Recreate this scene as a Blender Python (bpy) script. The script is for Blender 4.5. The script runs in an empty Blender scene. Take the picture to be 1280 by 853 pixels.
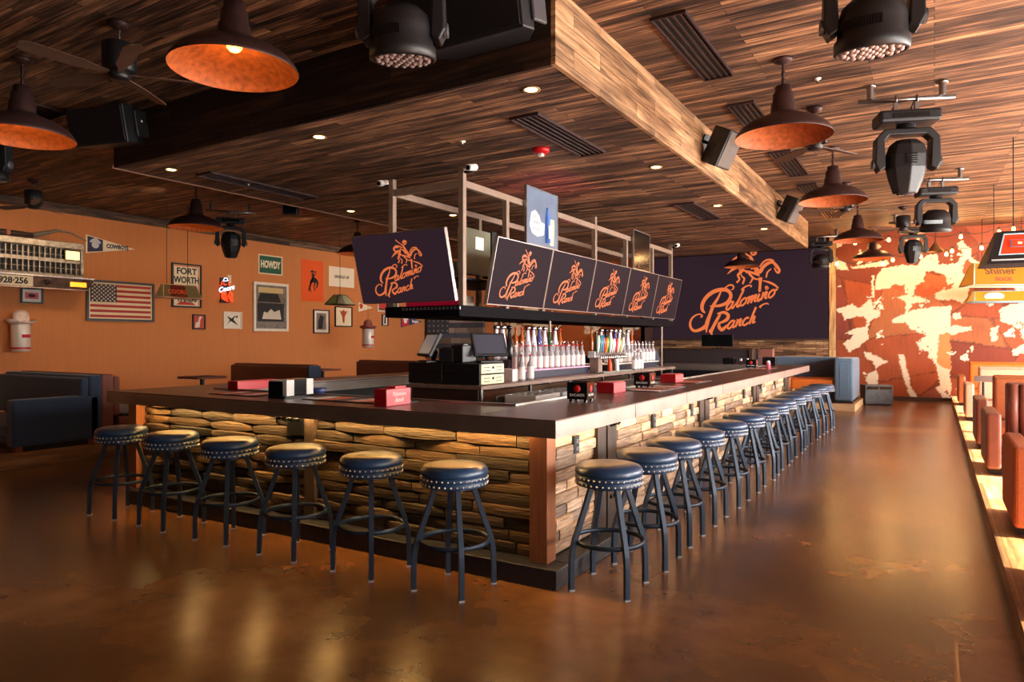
import bpy, math, random
import numpy as np
from mathutils import Matrix, Vector, noise
R = random.Random(7)
PI = math.pi
C = bpy.context.scene.collection
# ---------------------------------------------------------------- measured camera
YAW = math.radians(31.4); FOC = 865.0; CAMH = 1.505; HOR = 426.0
S_, C_ = math.sin(YAW), math.cos(YAW)
def ray(px, py):
    r = (px-640)/FOC
    return (-S_+C_*r, C_+S_*r, (HOR-py)/FOC)
def PZ(px, py, z):
    d = ray(px, py); t = (z-CAMH)/d[2]; return Vector((d[0]*t, d[1]*t, z))
def PX(px, py, x):
    d = ray(px, py); t = x/d[0]; return Vector((x, d[1]*t, CAMH+d[2]*t))
def PY(px, py, y):
    d = ray(px, py); t = y/d[1]; return Vector((d[0]*t, y, CAMH+d[2]*t))
BR = math.radians(0.7)           # the bar stands a touch skew in the room
def B(x, y, z=0.0):
    dx, dy = x+1.76, y-3.34
    return Vector((-1.76+dx*math.cos(BR)-dy*math.sin(BR), 3.34+dx*math.sin(BR)+dy*math.cos(BR), z))
# ---------------------------------------------------------------- colour + materials
def lin(c):
    out = []
    for v in c[:3]:
        v = v/255.0
        out.append(v/12.92 if v <= 0.04045 else ((v+0.055)/1.055)**2.4)
    return (out[0], out[1], out[2], 1.0)
MATS = {}
def mat(name, rgb=(128,128,128), rough=0.5, metal=0.0, emit=None, estr=0.0, var=0.0, vscale=8.0,
        bump=0.0, bscale=40.0, coat=0.0, trans=0.0, alpha=1.0, spec=0.5, attr=False, ior=1.45, stretch=(1,1,1), sheen=0.0):
    if name in MATS: return MATS[name]
    m = bpy.data.materials.new(name); m.use_nodes = True
    nt = m.node_tree; N = nt.nodes; L = nt.links
    b = N['Principled BSDF']
    b.inputs['Roughness'].default_value = rough
    b.inputs['Metallic'].default_value = metal
    b.inputs['Coat Weight'].default_value = coat
    b.inputs['Transmission Weight'].default_value = trans
    b.inputs['IOR'].default_value = ior
    b.inputs['Specular IOR Level'].default_value = spec
    b.inputs['Sheen Weight'].default_value = sheen
    b.inputs['Base Color'].default_value = lin(rgb)
    tc = N.new('ShaderNodeTexCoord'); mp = N.new('ShaderNodeMapping')
    L.new(tc.outputs['Object'], mp.inputs['Vector']); mp.inputs['Scale'].default_value = stretch
    src = None
    if attr:
        a = N.new('ShaderNodeAttribute'); a.attribute_name = 'Col'; src = a.outputs['Color']
    nz = N.new('ShaderNodeTexNoise'); nz.inputs['Scale'].default_value = vscale; nz.inputs['Detail'].default_value = 6
    L.new(mp.outputs['Vector'], nz.inputs['Vector'])
    if var > 0 or attr:
        rg = N.new('ShaderNodeMapRange'); rg.inputs['From Min'].default_value = .3; rg.inputs['From Max'].default_value = .7
        rg.inputs['To Min'].default_value = 1-var; rg.inputs['To Max'].default_value = 1+var
        L.new(nz.outputs['Fac'], rg.inputs['Value'])
        mx = N.new('ShaderNodeVectorMath'); mx.operation = 'SCALE'
        if src: L.new(src, mx.inputs[0])
        else: mx.inputs[0].default_value = lin(rgb)[:3]
        L.new(rg.outputs['Result'], mx.inputs['Scale'])
        L.new(mx.outputs['Vector'], b.inputs['Base Color'])
    if bump > 0:
        n2 = N.new('ShaderNodeTexNoise'); n2.inputs['Scale'].default_value = bscale; n2.inputs['Detail'].default_value = 5
        L.new(mp.outputs['Vector'], n2.inputs['Vector'])
        bp = N.new('ShaderNodeBump'); bp.inputs['Strength'].default_value = bump; bp.inputs['Distance'].default_value = .02
        L.new(n2.outputs['Fac'], bp.inputs['Height']); L.new(bp.outputs['Normal'], b.inputs['Normal'])
    if emit:
        b.inputs['Emission Color'].default_value = lin(emit); b.inputs['Emission Strength'].default_value = estr
    MATS[name] = m
    return m
def wood(name, ax_len, ax_row, cols, plank_w=0.1, plank_l=1.6, gap=0.006, grain=1.0, rough=0.6, gsc=(1.6, 34), bumpy=.35, spec=.3):
    """planks: cols = list of 4 srgb tints from dark to light"""
    m = bpy.data.materials.new(name); m.use_nodes = True
    nt = m.node_tree; N = nt.nodes; L = nt.links; b = N['Principled BSDF']
    tc = N.new('ShaderNodeTexCoord'); sp = N.new('ShaderNodeSeparateXYZ'); L.new(tc.outputs['Object'], sp.inputs[0])
    cb = N.new('ShaderNodeCombineXYZ'); L.new(sp.outputs[ax_len], cb.inputs[0]); L.new(sp.outputs[ax_row], cb.inputs[1])
    br = N.new('ShaderNodeTexBrick'); L.new(cb.outputs[0], br.inputs['Vector'])
    br.inputs['Color1'].default_value = (0,0,0,1); br.inputs['Color2'].default_value = (1,1,1,1); br.inputs['Mortar'].default_value = (.5,.5,.5,1)
    br.inputs['Scale'].default_value = 1; br.inputs['Mortar Size'].default_value = gap; br.inputs['Mortar Smooth'].default_value = .2
    br.inputs['Brick Width'].default_value = plank_l; br.inputs['Row Height'].default_value = plank_w
    br.offset = .37; br.offset_frequency = 2; br.squash = 1.0
    # grain
    ad = N.new('ShaderNodeVectorMath'); ad.operation = 'MULTIPLY_ADD'
    ad.inputs[1].default_value = (gsc[0], gsc[1], 1)
    sc = N.new('ShaderNodeVectorMath'); sc.operation = 'SCALE'; L.new(br.outputs['Color'], sc.inputs[0]); sc.inputs['Scale'].default_value = 37.0
    L.new(cb.outputs[0], ad.inputs[0]); L.new(sc.outputs[0], ad.inputs[2])
    g = N.new('ShaderNodeTexNoise'); g.inputs['Scale'].default_value = 1; g.inputs['Detail'].default_value = 8; g.inputs['Roughness'].default_value = .65; g.inputs['Distortion'].default_value = .4
    L.new(ad.outputs[0], g.inputs['Vector'])
    # big blotches of wear
    w = N.new('ShaderNodeTexNoise'); w.inputs['Scale'].default_value = 1; w.inputs['Detail'].default_value = 3
    wm = N.new('ShaderNodeVectorMath'); wm.operation = 'MULTIPLY'; wm.inputs[1].default_value = (1.3, 9, 1)
    L.new(cb.outputs[0], wm.inputs[0]); L.new(wm.outputs[0], w.inputs['Vector'])
    def rng(sock, a, c, lo, hi):
        r = N.new('ShaderNodeMapRange'); r.inputs['From Min'].default_value = a; r.inputs['From Max'].default_value = c
        r.inputs['To Min'].default_value = lo; r.inputs['To Max'].default_value = hi; L.new(sock, r.inputs['Value']); return r.outputs['Result']
    def mth(op, a, c):
        n = N.new('ShaderNodeMath'); n.operation = op
        for i, v in enumerate((a, c)):
            if isinstance(v, (int, float)): n.inputs[i].default_value = v
            else: L.new(v, n.inputs[i])
        return n.outputs[0]
    v = mth('ADD', mth('MULTIPLY', br.outputs['Color'], .45), mth('ADD', rng(g.outputs['Fac'], .3, .7, -.28*grain, .5*grain), rng(w.outputs['Fac'], .3, .7, -.12, .3)))
    cr = N.new('ShaderNodeValToRGB'); e = cr.color_ramp.elements
    e[0].position = 0; e[0].color = lin(cols[0]); e[1].position = 1; e[1].color = lin(cols[3])
    x = e.new(.35); x.color = lin(cols[1]); x = e.new(.68); x.color = lin(cols[2])
    L.new(v, cr.inputs[0])
    dk = N.new('ShaderNodeVectorMath'); dk.operation = 'SCALE'; L.new(cr.outputs[0], dk.inputs[0])
    L.new(rng(br.outputs['Fac'], 0, 1, 1, .18), dk.inputs['Scale'])
    L.new(dk.outputs[0], b.inputs['Base Color'])
    b.inputs['Roughness'].default_value = rough; b.inputs['Specular IOR Level'].default_value = spec
    bp = N.new('ShaderNodeBump'); bp.inputs['Strength'].default_value = bumpy; bp.inputs['Distance'].default_value = .02
    hh = mth('SUBTRACT', mth('ADD', g.outputs['Fac'], mth('MULTIPLY', br.outputs['Color'], .5)), mth('MULTIPLY', br.outputs['Fac'], 1.5))
    L.new(hh, bp.inputs['Height']); L.new(bp.outputs['Normal'], b.inputs['Normal'])
    return m
# ---------------------------------------------------------------- mesh builder
class MB:
    def __init__(s): s.v = []; s.f = []; s.sm = []; s.c = []; s.col = None; s.mi = []; s.mat = 0; s.T = None
    def add(s, vs, fs, smooth=False):
        o = len(s.v)
        for p in vs:
            p = Vector(p)
            if s.T is not None: p = s.T @ p
            s.v.append(tuple(p))
        for f in fs:
            s.f.append(tuple(i+o for i in f)); s.sm.append(smooth); s.c.append(s.col); s.mi.append(s.mat)
        return s
    def box(s, x0, x1, y0, y1, z0, z1):
        vs = [(x, y, z) for z in (z0, z1) for y in (y0, y1) for x in (x0, x1)]
        return s.add(vs, [(0,2,3,1),(4,5,7,6),(0,1,5,4),(2,6,7,3),(0,4,6,2),(1,3,7,5)])
    def cbox(s, c, sz, rot=None):
        hx, hy, hz = (v/2 for v in sz)
        M = Matrix.Translation(c) @ (rot.to_4x4() if rot else Matrix())
        vs = [M @ Vector((x, y, z)) for z in (-hz, hz) for y in (-hy, hy) for x in (-hx, hx)]
        return s.add(vs, [(0,2,3,1),(4,5,7,6),(0,1,5,4),(2,6,7,3),(0,4,6,2),(1,3,7,5)])
    def tube(s, pts, rad, n=10, cap=True, smooth=True, closed=False, sq=False, up=None):
        pts = [Vector(p) for p in pts]; k = len(pts)
        rads = rad if isinstance(rad, (list, tuple)) else [rad]*k
        rings = []; pu = None
        for i, p in enumerate(pts):
            a = pts[(i-1) % k] if (i > 0 or closed) else p
            b = pts[(i+1) % k] if (i < k-1 or closed) else p
            t = (b-a).normalized()
            u = Vector(up) if up is not None else (pu if pu is not None else (Vector((0,0,1)) if abs(t.z) < .9 else Vector((1,0,0))))
            u = (u - t*u.dot(t)).normalized(); pu = u; w = t.cross(u)
            m = 4 if sq else n; ph = PI/4 if sq else 0; rr = rads[i]*(math.sqrt(2) if sq else 1)
            rings.append([p + (u*math.cos(ph+2*PI*j/m) + w*math.sin(ph+2*PI*j/m))*rr for j in range(m)])
        m = len(rings[0]); vs = [v for r in rings for v in r]; fs = []
        for i in range(k if closed else k-1):
            i2 = (i+1) % k
            for j in range(m): fs.append((i*m+j, i*m+(j+1) % m, i2*m+(j+1) % m, i2*m+j))
        if cap and not closed:
            s.add(vs, fs, smooth and not sq)
            o = len(s.v)
            s.f.append(tuple(range(o-k*m, o-k*m+m))[::-1]); s.f.append(tuple(range(o-m, o)))
            for _ in (0, 1): s.sm.append(False); s.c.append(s.col); s.mi.append(s.mat)
            return s
        return s.add(vs, fs, smooth and not sq)
    def lathe(s, prof, n=24, c=(0,0,0), smooth=True, axis='z'):
        vs = []; fs = []
        for (r, z) in prof:
            for j in range(n):
                a = 2*PI*j/n
                p = (r*math.cos(a), r*math.sin(a), z)
                if axis == 'x': p = (p[2], p[0], p[1])
                if axis == 'y': p = (p[0], p[2], p[1])
                vs.append((c[0]+p[0], c[1]+p[1], c[2]+p[2]))
        for i in range(len(prof)-1):
            for j in range(n): fs.append((i*n+j, i*n+(j+1) % n, (i+1)*n+(j+1) % n, (i+1)*n+j))
        s.add(vs, fs, smooth)
        return s
    def cyl(s, c, r, h, n=20, axis='z', smooth=True):
        return s.lathe([(0.0001, 0), (r, 0), (r, 0.0001), (r, h-.0001), (r, h), (0.0001, h)], n, c, smooth, axis)
    def ball(s, c, r, n=10, sz=1.0):
        return s.lathe([(max(.0001, r*math.sin(PI*i/8)), -r*sz*math.cos(PI*i/8)) for i in range(9)], n, c)
    def prism(s, poly, y0, y1):      # poly in x,z  extruded along y
        n = len(poly)
        vs = [(x, y0, z) for x, z in poly] + [(x, y1, z) for x, z in poly]
        fs = [tuple(range(n)), tuple(range(2*n-1, n-1, -1))] + [(i, i+n, (i+1) % n+n, (i+1) % n) for i in range(n)]
        return s.add(vs, fs)
    def stroke(s, pts, ws, y=0.0, t=.004, sub=4):     # flat brush stroke in the x,z plane
        P = []; W = []
        n = len(pts)
        if not isinstance(ws, (list, tuple)): ws = [ws]*n
        for i in range(n-1):
            p0 = pts[max(i-1, 0)]; p1 = pts[i]; p2 = pts[i+1]; p3 = pts[min(i+2, n-1)]
            for q in range(sub):
                t_ = q/sub
                f = lambda a, b, c, d: .5*((2*b)+(-a+c)*t_+(2*a-5*b+4*c-d)*t_*t_+(-a+3*b-3*c+d)*t_**3)
                P.append((f(p0[0], p1[0], p2[0], p3[0]), f(p0[1], p1[1], p2[1], p3[1]))); W.append(ws[i]*(1-t_)+ws[i+1]*t_)
        P.append(pts[-1]); W.append(ws[-1])
        L = []; Rr = []
        for i in range(len(P)):
            a = P[max(i-1, 0)]; b = P[min(i+1, len(P)-1)]
            dx, dz = b[0]-a[0], b[1]-a[1]; l = math.hypot(dx, dz) or 1
            nx, nz = -dz/l, dx/l
            L.append((P[i][0]+nx*W[i]/2, P[i][1]+nz*W[i]/2)); Rr.append((P[i][0]-nx*W[i]/2, P[i][1]-nz*W[i]/2))
        k = len(P)
        vs = [(x, y, z) for x, z in L]+[(x, y, z) for x, z in Rr]+[(x, y+t, z) for x, z in L]+[(x, y+t, z) for x, z in Rr]
        fs = []
        for i in range(k-1):
            fs += [(i, i+k, i+1+k, i+1), (i, i+1, i+1+2*k, i+2*k), (i+k, i+3*k, i+1+3*k, i+1+k)]
        fs += [(0, 2*k, 3*k, k), (k-1, 2*k-1, 4*k-1, 3*k-1)]
        return s.add(vs, fs)
    def build(s, name, m, parent=None, bev=0, seg=2, loc=None, rotz=None):
        me = bpy.data.meshes.new(name); me.from_pydata(s.v, [], s.f)
        me.polygons.foreach_set('use_smooth', s.sm)
        ms = m if isinstance(m, (list, tuple)) else [m]
        for q in ms: me.materials.append(q)
        if len(ms) > 1: me.polygons.foreach_set('material_index', s.mi)
        if any(c is not None for c in s.c):
            at = me.color_attributes.new('Col', 'FLOAT_COLOR', 'CORNER')
            arr = []
            for f, c in zip(s.f, s.c): arr += list(lin(c or (128,128,128)))*len(f)
            at.data.foreach_set('color', arr)
        me.update()
        o = bpy.data.objects.new(name, me); C.objects.link(o)
        if bev:
            md = o.modifiers.new('bevel', 'BEVEL'); md.width = bev; md.segments = seg; md.limit_method = 'ANGLE'
        if parent: o.parent = parent
        if loc is not None: o.location = loc
        if rotz is not None: o.rotation_euler.z = rotz
        return o
def thing(name, label, cat, loc=(0,0,0), rotz=0, group=None):
    o = bpy.data.objects.new(name, None); C.objects.link(o)
    o.empty_display_size = .1
    o.location = loc; o.rotation_euler = (0, 0, rotz); o['label'] = label; o['category'] = cat
    if group: o['group'] = group
    return o
def tag(o, label, cat, group=None, kind=None):
    o['label'] = label; o['category'] = cat
    if group: o['group'] = group
    if kind: o['kind'] = kind
    return o
def struct(name, mb, m, **k):
    o = mb.build(name, m, **k); o['kind'] = 'structure'; return o
KIDS = {}
def dup(root, loc, rotz, label, group=None):
    r = root.copy(); C.objects.link(r); r.location = loc; r.rotation_euler = (0, 0, rotz); r['label'] = label
    if group: r['group'] = group
    kids = [o for o in bpy.data.objects if o.parent == root] if root.name not in KIDS else KIDS[root.name]
    KIDS[root.name] = kids
    for ch in kids:
        c = ch.copy(); C.objects.link(c); c.parent = r
        gk = KIDS.setdefault(ch.name+'#', [o for o in bpy.data.objects if o.parent == ch])
        for g in gk:
            d = g.copy(); C.objects.link(d); d.parent = c
    return r
def textobj(name, s, size, m, parent=None, loc=(0,0,0), ex=.002, align='CENTER', sx=1.0, shear=0.0, bold=0.0, rot=None, space=1.0):
    cu = bpy.data.curves.new(name, 'FONT'); cu.body = s; cu.size = size; cu.extrude = ex; cu.align_x = align; cu.align_y = 'CENTER'
    cu.shear = shear; cu.offset = bold; cu.space_character = space; cu.resolution_u = 3
    t = bpy.data.objects.new('tmp', cu)
    C.objects.link(t); dg = bpy.context.evaluated_depsgraph_get(); me = bpy.data.meshes.new_from_object(t.evaluated_get(dg))
    bpy.data.objects.remove(t)
    M = Matrix(((sx,0,0,0),(0,0,-1,0),(0,1,0,0),(0,0,0,1)))
    me.transform(M); me.materials.clear(); me.materials.append(m); me.name = name
    o = bpy.data.objects.new(name, me); C.objects.link(o)
    if parent: o.parent = parent
    o.location = loc
    if rot: o.rotation_euler = rot
    return o
def aimrot(d):
    return Vector(d).to_track_quat('Z', 'Y').to_matrix()
# ---------------------------------------------------------------- shared materials
M_black = mat('black_plastic', (22,21,24), .45, bump=.05, bscale=90)
M_blackm = mat('black_metal', (26,25,28), .35, .6)
M_gloss = mat('gloss_black', (14,13,15), .12)
M_steel = mat('brushed_steel', (150,148,148), .28, 1.0, var=.1, vscale=30, stretch=(1,1,12))
M_chrome = mat('chrome', (205,205,210), .12, 1.0)
M_white = mat('white_paint', (232,228,220), .5)
M_cream = mat('cream_card', (226,212,184), .7, var=.04)
M_red = mat('red_plastic', (176,16,24), .35)
M_leather = mat('navy_leather', (34,58,88), .33, bump=.12, bscale=160, var=.08, coat=.15)
M_legs = mat('slate_metal', (38,50,66), .42, .4)
M_stud = mat('nickel_stud', (214,200,182), .35, .6)
M_glide = mat('grey_glide', (150,150,155), .5)
M_rust = mat('dark_bronze', (62,40,38), .5, .45, var=.25, vscale=14, bump=.08)
M_copper = mat('copper_lining', (150,74,30), .65, .1, var=.35, vscale=22)
M_bulb = mat('warm_bulb', (255,220,150), .3, emit=(255,180,70), estr=6)
M_bulb_off = mat('unlit_bulb', (120,70,40), .3)
M_blue = mat('blue_fabric', (38,54,78), .85, var=.18, vscale=60, bump=.12, bscale=300, sheen=.3)
M_bluelight = mat('denim_blue_fabric', (84,104,124), .85, var=.15, vscale=60, bump=.12, bscale=300, sheen=.3)
M_brown = mat('brown_leather', (120,68,54), .42, var=.1, vscale=20, bump=.08, bscale=120)
M_cognac = mat('cognac_leather', (150,82,44), .42, var=.1, vscale=20, bump=.08, bscale=120)
M_tanfab = mat('tan_fabric', (176,92,50), .9, var=.15, vscale=90, bump=.15, bscale=350)
M_pink = mat('blush_leather', (196,150,124), .4, var=.06, vscale=20)
M_orangel = mat('orange_leather', (206,104,36), .4, var=.08, vscale=20, bump=.06)
M_pinkbrown = mat('dusty_brown_fabric', (128,78,66), .9, var=.15, vscale=90, bump=.12, bscale=300)
M_darkwood = mat('dark_wood', (58,38,30), .5, var=.3, vscale=6, stretch=(1,1,12), bump=.1)
M_scr = mat('screen_dark_plum', (14,10,13), .55, emit=(43,28,36), estr=1.0, spec=.06)
M_logo = mat('screen_orange', (120,60,30), .4, emit=(205,104,58), estr=1.0)
M_edge = mat('grey_metal_edge', (168,160,152), .38, .92, var=.12, vscale=3, bump=.03, bscale=30)
M_silver = mat('silver_bezel', (170,168,168), .3, .9)
M_amber = mat('amber_glass', (170,80,20), .1, trans=.3)
M_glass = mat('clear_glass', (235,238,240), .05, trans=.85, ior=1.3)
M_frost = mat('frosted_bottle', (150,146,150), .1, coat=.6, var=.15, vscale=40)
M_green = mat('green_glass', (30,80,52), .12)
# ================================================================ ROOM SHELL
CZ = 4.27; SZ = 3.66
W_ceil = wood('ceiling_planks', 0, 1, [(30,21,17),(80,56,43),(140,100,72),(206,154,110)], .085, 1.5, .004, grain=1.0)
W_soff = W_ceil
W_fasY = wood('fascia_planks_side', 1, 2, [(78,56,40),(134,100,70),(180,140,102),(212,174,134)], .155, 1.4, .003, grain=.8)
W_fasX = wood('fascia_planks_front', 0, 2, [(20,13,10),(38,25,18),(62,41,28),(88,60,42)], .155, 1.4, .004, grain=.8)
W_plat = wood('platform_boards', 1, 0, [(96,60,34),(150,98,56),(190,132,80),(214,160,104)], .13, 1.2, .002, grain=.5, rough=.4, gsc=(1.2, 18))
W_platf = wood('platform_riser', 1, 2, [(104,72,44),(158,110,68),(198,148,98),(222,176,124)], .3, 2.2, .002, grain=.5, rough=.5, gsc=(1.2, 18))
def floor_mat():
    m = bpy.data.materials.new('stained_concrete'); m.use_nodes = True
    nt = m.node_tree; N = nt.nodes; L = nt.links; b = N['Principled BSDF']
    tc = N.new('ShaderNodeTexCoord')
    def nz(sc, det, dist=0, rg=.55):
        n = N.new('ShaderNodeTexNoise'); n.inputs['Scale'].default_value = sc; n.inputs['Detail'].default_value = det
        n.inputs['Distortion'].default_value = dist; n.inputs['Roughness'].default_value = rg
        L.new(tc.outputs['Object'], n.inputs['Vector']); return n.outputs['Fac']
    a = nz(.7, 3, .0, .5); f = nz(4, 5, .0, .6)
    mx = N.new('ShaderNodeMath'); mx.operation = 'MULTIPLY_ADD'; L.new(f, mx.inputs[0]); mx.inputs[1].default_value = .34; L.new(a, mx.inputs[2])
    cr = N.new('ShaderNodeValToRGB'); e = cr.color_ramp.elements
    e[0].position = .42; e[0].color = lin((66,42,20)); e[1].position = .9; e[1].color = lin((146,98,54))
    x = e.new(.6); x.color = lin((90,56,27)); x = e.new(.72); x.color = lin((114,73,36))
    L.new(mx.outputs[0], cr.inputs[0]); L.new(cr.outputs[0], b.inputs['Base Color'])
    b.inputs['Roughness'].default_value = .25; b.inputs['Specular IOR Level'].default_value = .75
    return m
struct('floor', MB().box(-15.1, 4.6, -3.5, 20.0, -.1, 0), floor_mat())
struct('ceiling', MB().box(-15.1, 4.6, -3.5, 20.0, CZ, CZ+.1), W_ceil)
struct('ceiling', MB().box(-8.66, -2.53, 4.80, 17.3, SZ, SZ+.06), W_soff)
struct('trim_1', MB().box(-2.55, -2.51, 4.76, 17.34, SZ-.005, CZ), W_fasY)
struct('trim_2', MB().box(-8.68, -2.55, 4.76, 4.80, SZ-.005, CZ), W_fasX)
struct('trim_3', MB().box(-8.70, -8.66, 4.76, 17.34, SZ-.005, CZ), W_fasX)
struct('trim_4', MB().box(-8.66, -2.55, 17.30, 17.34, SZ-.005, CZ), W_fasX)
struct('trim_5', MB().box(-8.715, -8.70, 4.745, 17.34, SZ-.02, SZ+.03), mat('lip_wood', (120,76,52), .6))
M_orange = mat('ochre_wall', (194,122,72), .85, var=.05, vscale=5, stretch=(1, 9, .25), bump=.05, bscale=60)
struct('wall_left', MB().box(-15.3, -15.1, -3.5, 20.0, -.1, CZ+.1), M_orange)
struct('trim_6', MB().box(-15.1, -15.04, -3.5, 19.0, CZ-.17, CZ), wood('crown_wood', 1, 2, [(40,28,24),(70,50,40),(104,78,62),(140,108,86)], .2, 1.7, .003))
wb = MB().box(-15.1, -12.3, 19.0, 20.2, -.1, CZ+.1)
struct('wall_back', wb, M_orange)
M_hide2 = None
# --- cowhide wall: vertex-coloured patches traced from the hides' outlines
def cow_wall(name, x0, x1, y, z0, z1, polys, res, seed=3, warp=.032, whitebias=None):
    nx = int((x1-x0)/res)+1; nz = int((z1-z0)/res)+1
    xs = np.linspace(x0, x1, nx); zs = np.linspace(z0, z1, nz)
    GX, GZ = np.meshgrid(xs, zs)
    px = GX.ravel(); pz = GZ.ravel()
    wx = np.array([noise.noise(Vector((a*4.2, b*4.2, seed)))+.9*noise.noise(Vector((a*13, b*13, seed+5)))+.5*noise.noise(Vector((a*34, b*34, seed+6))) for a, b in zip(px, pz)])
    wz = np.array([noise.noise(Vector((a*4.2, b*4.2, seed+9)))+.9*noise.noise(Vector((a*13, b*13, seed+15)))+.5*noise.noise(Vector((a*34, b*34, seed+16))) for a, b in zip(px, pz)])
    qx = px+wx*warp; qz = pz+wz*warp
    def inside(poly, X, Z):
        r = np.zeros(len(X), bool); n = len(poly)
        for i in range(n):
            a = poly[i]; b = poly[(i+1) % n]
            if a[1] == b[1]: continue
            c = ((a[1] > Z) != (b[1] > Z)) & (X < (b[0]-a[0])*(Z-a[1])/(b[1]-a[1])+a[0]); r ^= c
        return r
    col = np.zeros((len(px), 3))
    # base browns: overlapping hide pieces
    cent = []; rr = random.Random(seed)
    tones = [(140,62,26),(156,76,32),(124,52,32),(146,70,30),(132,62,36),(158,88,46),(116,46,22),(150,66,26)]
    for i in range(int((x1-x0)*(z1-z0)*1.3)+4): cent.append((rr.uniform(x0, x1), rr.uniform(z0, z1), lin(rr.choice(tones))))
    cx = np.array([c[0] for c in cent]); cz = np.array([c[1] for c in cent]); cc = np.array([c[2][:3] for c in cent])
    d = (qx[:, None]-cx)**2+(qz[:, None]-cz)**2
    srt = np.sort(d, axis=1); idx = d.argmin(axis=1); col = cc[idx].copy()
    edge = np.sqrt(srt[:, 1])-np.sqrt(srt[:, 0]); col[edge < .025] *= .55
    f = np.array([noise.noise(Vector((a*1.7, b*1.7, seed+30)))+.7*noise.noise(Vector((a*22, b*3, seed+50))) for a, b in zip(px, pz)])
    col *= (1+.22*f)[:, None]
    wc = np.array(lin((238,224,198))[:3])
    isl = np.array([noise.noise(Vector((a*2.1, b*2.1, seed+70))) + .55*noise.noise(Vector((a*7, b*7, seed+71))) + .3*noise.noise(Vector((a*21, b*21, seed+72))) for a, b in zip(px, pz)])
    for poly, c, wp in polys:
        X, Z = (qx, qz) if wp else (px, pz)
        ins = inside(poly, X, Z)
        if c is WH and wp: ins &= isl < .52
        base = np.array(lin(c)[:3])
        col[ins] = base*(1+.05*f[ins])[:, None]
    fl_ = isl > .70
    brown = col[:, 2] < .2
    col[fl_ & brown] = wc*.9
    vs = [(a, y, b) for a, b in zip(px, pz)]
    fs = []
    for j in range(nz-1):
        for i in range(nx-1): k = j*nx+i; fs.append((k, k+1, k+1+nx, k+nx))
    me = bpy.data.meshes.new(name); me.from_pydata(vs, [], fs)
    at = me.color_attributes.new('Col', 'FLOAT_COLOR', 'POINT')
    at.data.foreach_set('color', np.concatenate([np.clip(col, 0, 1), np.ones((len(px), 1))], axis=1).ravel())
    me.materials.append(mat('cowhide', (150,70,40), .55, attr=True, var=.07, vscale=25, bump=.1, bscale=80))
    o = bpy.data.objects.new(name, me); C.objects.link(o); o['kind'] = 'structure'
    md = o.modifiers.new('s', 'SOLIDIFY'); md.thickness = .2; md.offset = -1
    return o
YW = 20.0
def P1(pts): return [(lambda v: (v.x, v.z))(PY(1000+a/4.571, 250+b/4.571, YW)) for a, b in pts]
def P2(pts): return [(lambda v: (v.x, v.z))(PY(980+a/3.28, 380+b/3.28, YW)) for a, b in pts]
WH = (216,198,170)
polys = []
for pl in [
 [(190,240),(235,232),(242,270),(200,282)], [(185,330),(215,318),(225,345),(262,360),(275,398),(230,400),(185,385)],
 [(290,385),(400,360),(500,345),(505,372),(420,385),(300,392)], [(420,262),(450,250),(468,270),(440,280)],
 [(470,390),(560,378),(680,372),(690,350),(720,320),(780,310),(795,372),(900,362),(940,380),(930,410),(955,440),(962,480),(955,560),(930,590),(880,570),(850,575),(780,560),(772,530),(830,512),(845,480),(830,430),(760,405),(715,412),(705,465),(660,490),(650,540),(700,560),(740,580),(640,592),(615,640),(600,655),(602,590),(560,560),(520,560),(610,545),(590,500),(560,480),(530,480),(510,510),(430,512),(440,440)],
 [(905,250),(925,230),(978,285),(975,320),(1042,378),(1000,392),(965,330),(930,372),(895,362),(925,300),(905,280)],
 [(186,632),(270,604),(300,590),(340,625),(388,572),(445,572),(452,640),(460,662),(400,690),(380,760),(330,830),(250,830),(310,765),(322,735),(350,775),(388,700),(360,668),(310,665),(250,690),(240,650)],
 [(862,725),(900,716),(985,740),(930,752),(862,770)], [(885,650),(915,645),(915,665),(890,668)],
 [(1140,625),(1200,598),(1290,585),(1290,640),(1240,640),(1170,655),(1180,690),(1285,730),(1285,823),(1250,745),(1150,690)],
 [(1225,495),(1290,488),(1290,555),(1250,540)], [(410,430),(424,430),(426,560),(375,562),(375,552),(412,550)],
 [(1090,730),(1135,728),(1125,780),(1105,808),(1088,790)]]: polys.append((P1(pl), WH, True))
for pl in [[(325,198),(350,200),(368,208),(388,216),(430,235),(375,264),(358,232),(345,228)],
 [(372,265),(388,290),(380,340),(350,336),(334,302)], [(463,203),(492,210),(522,340),(550,388),(518,396),(503,340),(478,250)],
 [(438,68),(520,28),(600,14),(684,8),(684,400),(658,396),(625,345),(645,330),(612,232),(588,218),(598,198),(560,190),(543,160),(583,130),(520,104),(500,80),(450,78)],
 [(684,98),(762,93),(770,106),(690,127)], [(690,40),(720,35),(730,60),(695,65)], [(846,105),(882,94),(868,150),(845,152)],
 [(885,42),(940,5),(1000,-10),(1010,120),(960,112),(925,82),(890,62)], [(934,190),(990,155),(1010,205),(937,212)],
 [(250,120),(300,100),(345,95),(345,145),(310,172),(268,198),(245,160),(285,130)], [(765,175),(780,175),(775,198),(768,198)]]: polys.append((P2(pl), WH, True))
polys.append((P1([(655,500),(700,480),(712,520),(760,480),(772,520),(730,560),(700,545),(660,530)]), (168,74,26), True))
polys.append((P1([(530,490),(590,485),(600,520),(560,520)]), (164,78,40), True))
polys.append((P2([(640,130),(660,118),(684,118),(684,268),(650,262),(625,240),(632,170)]), (206,124,66), True))
polys.append((P1([(780,430),(830,430),(845,490),(835,515),(790,520),(720,470),(715,420)]), (172,80,30), True))
cow_wall('wall_back', -2.25, 4.6, YW, 0, CZ, polys, .022)
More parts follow.
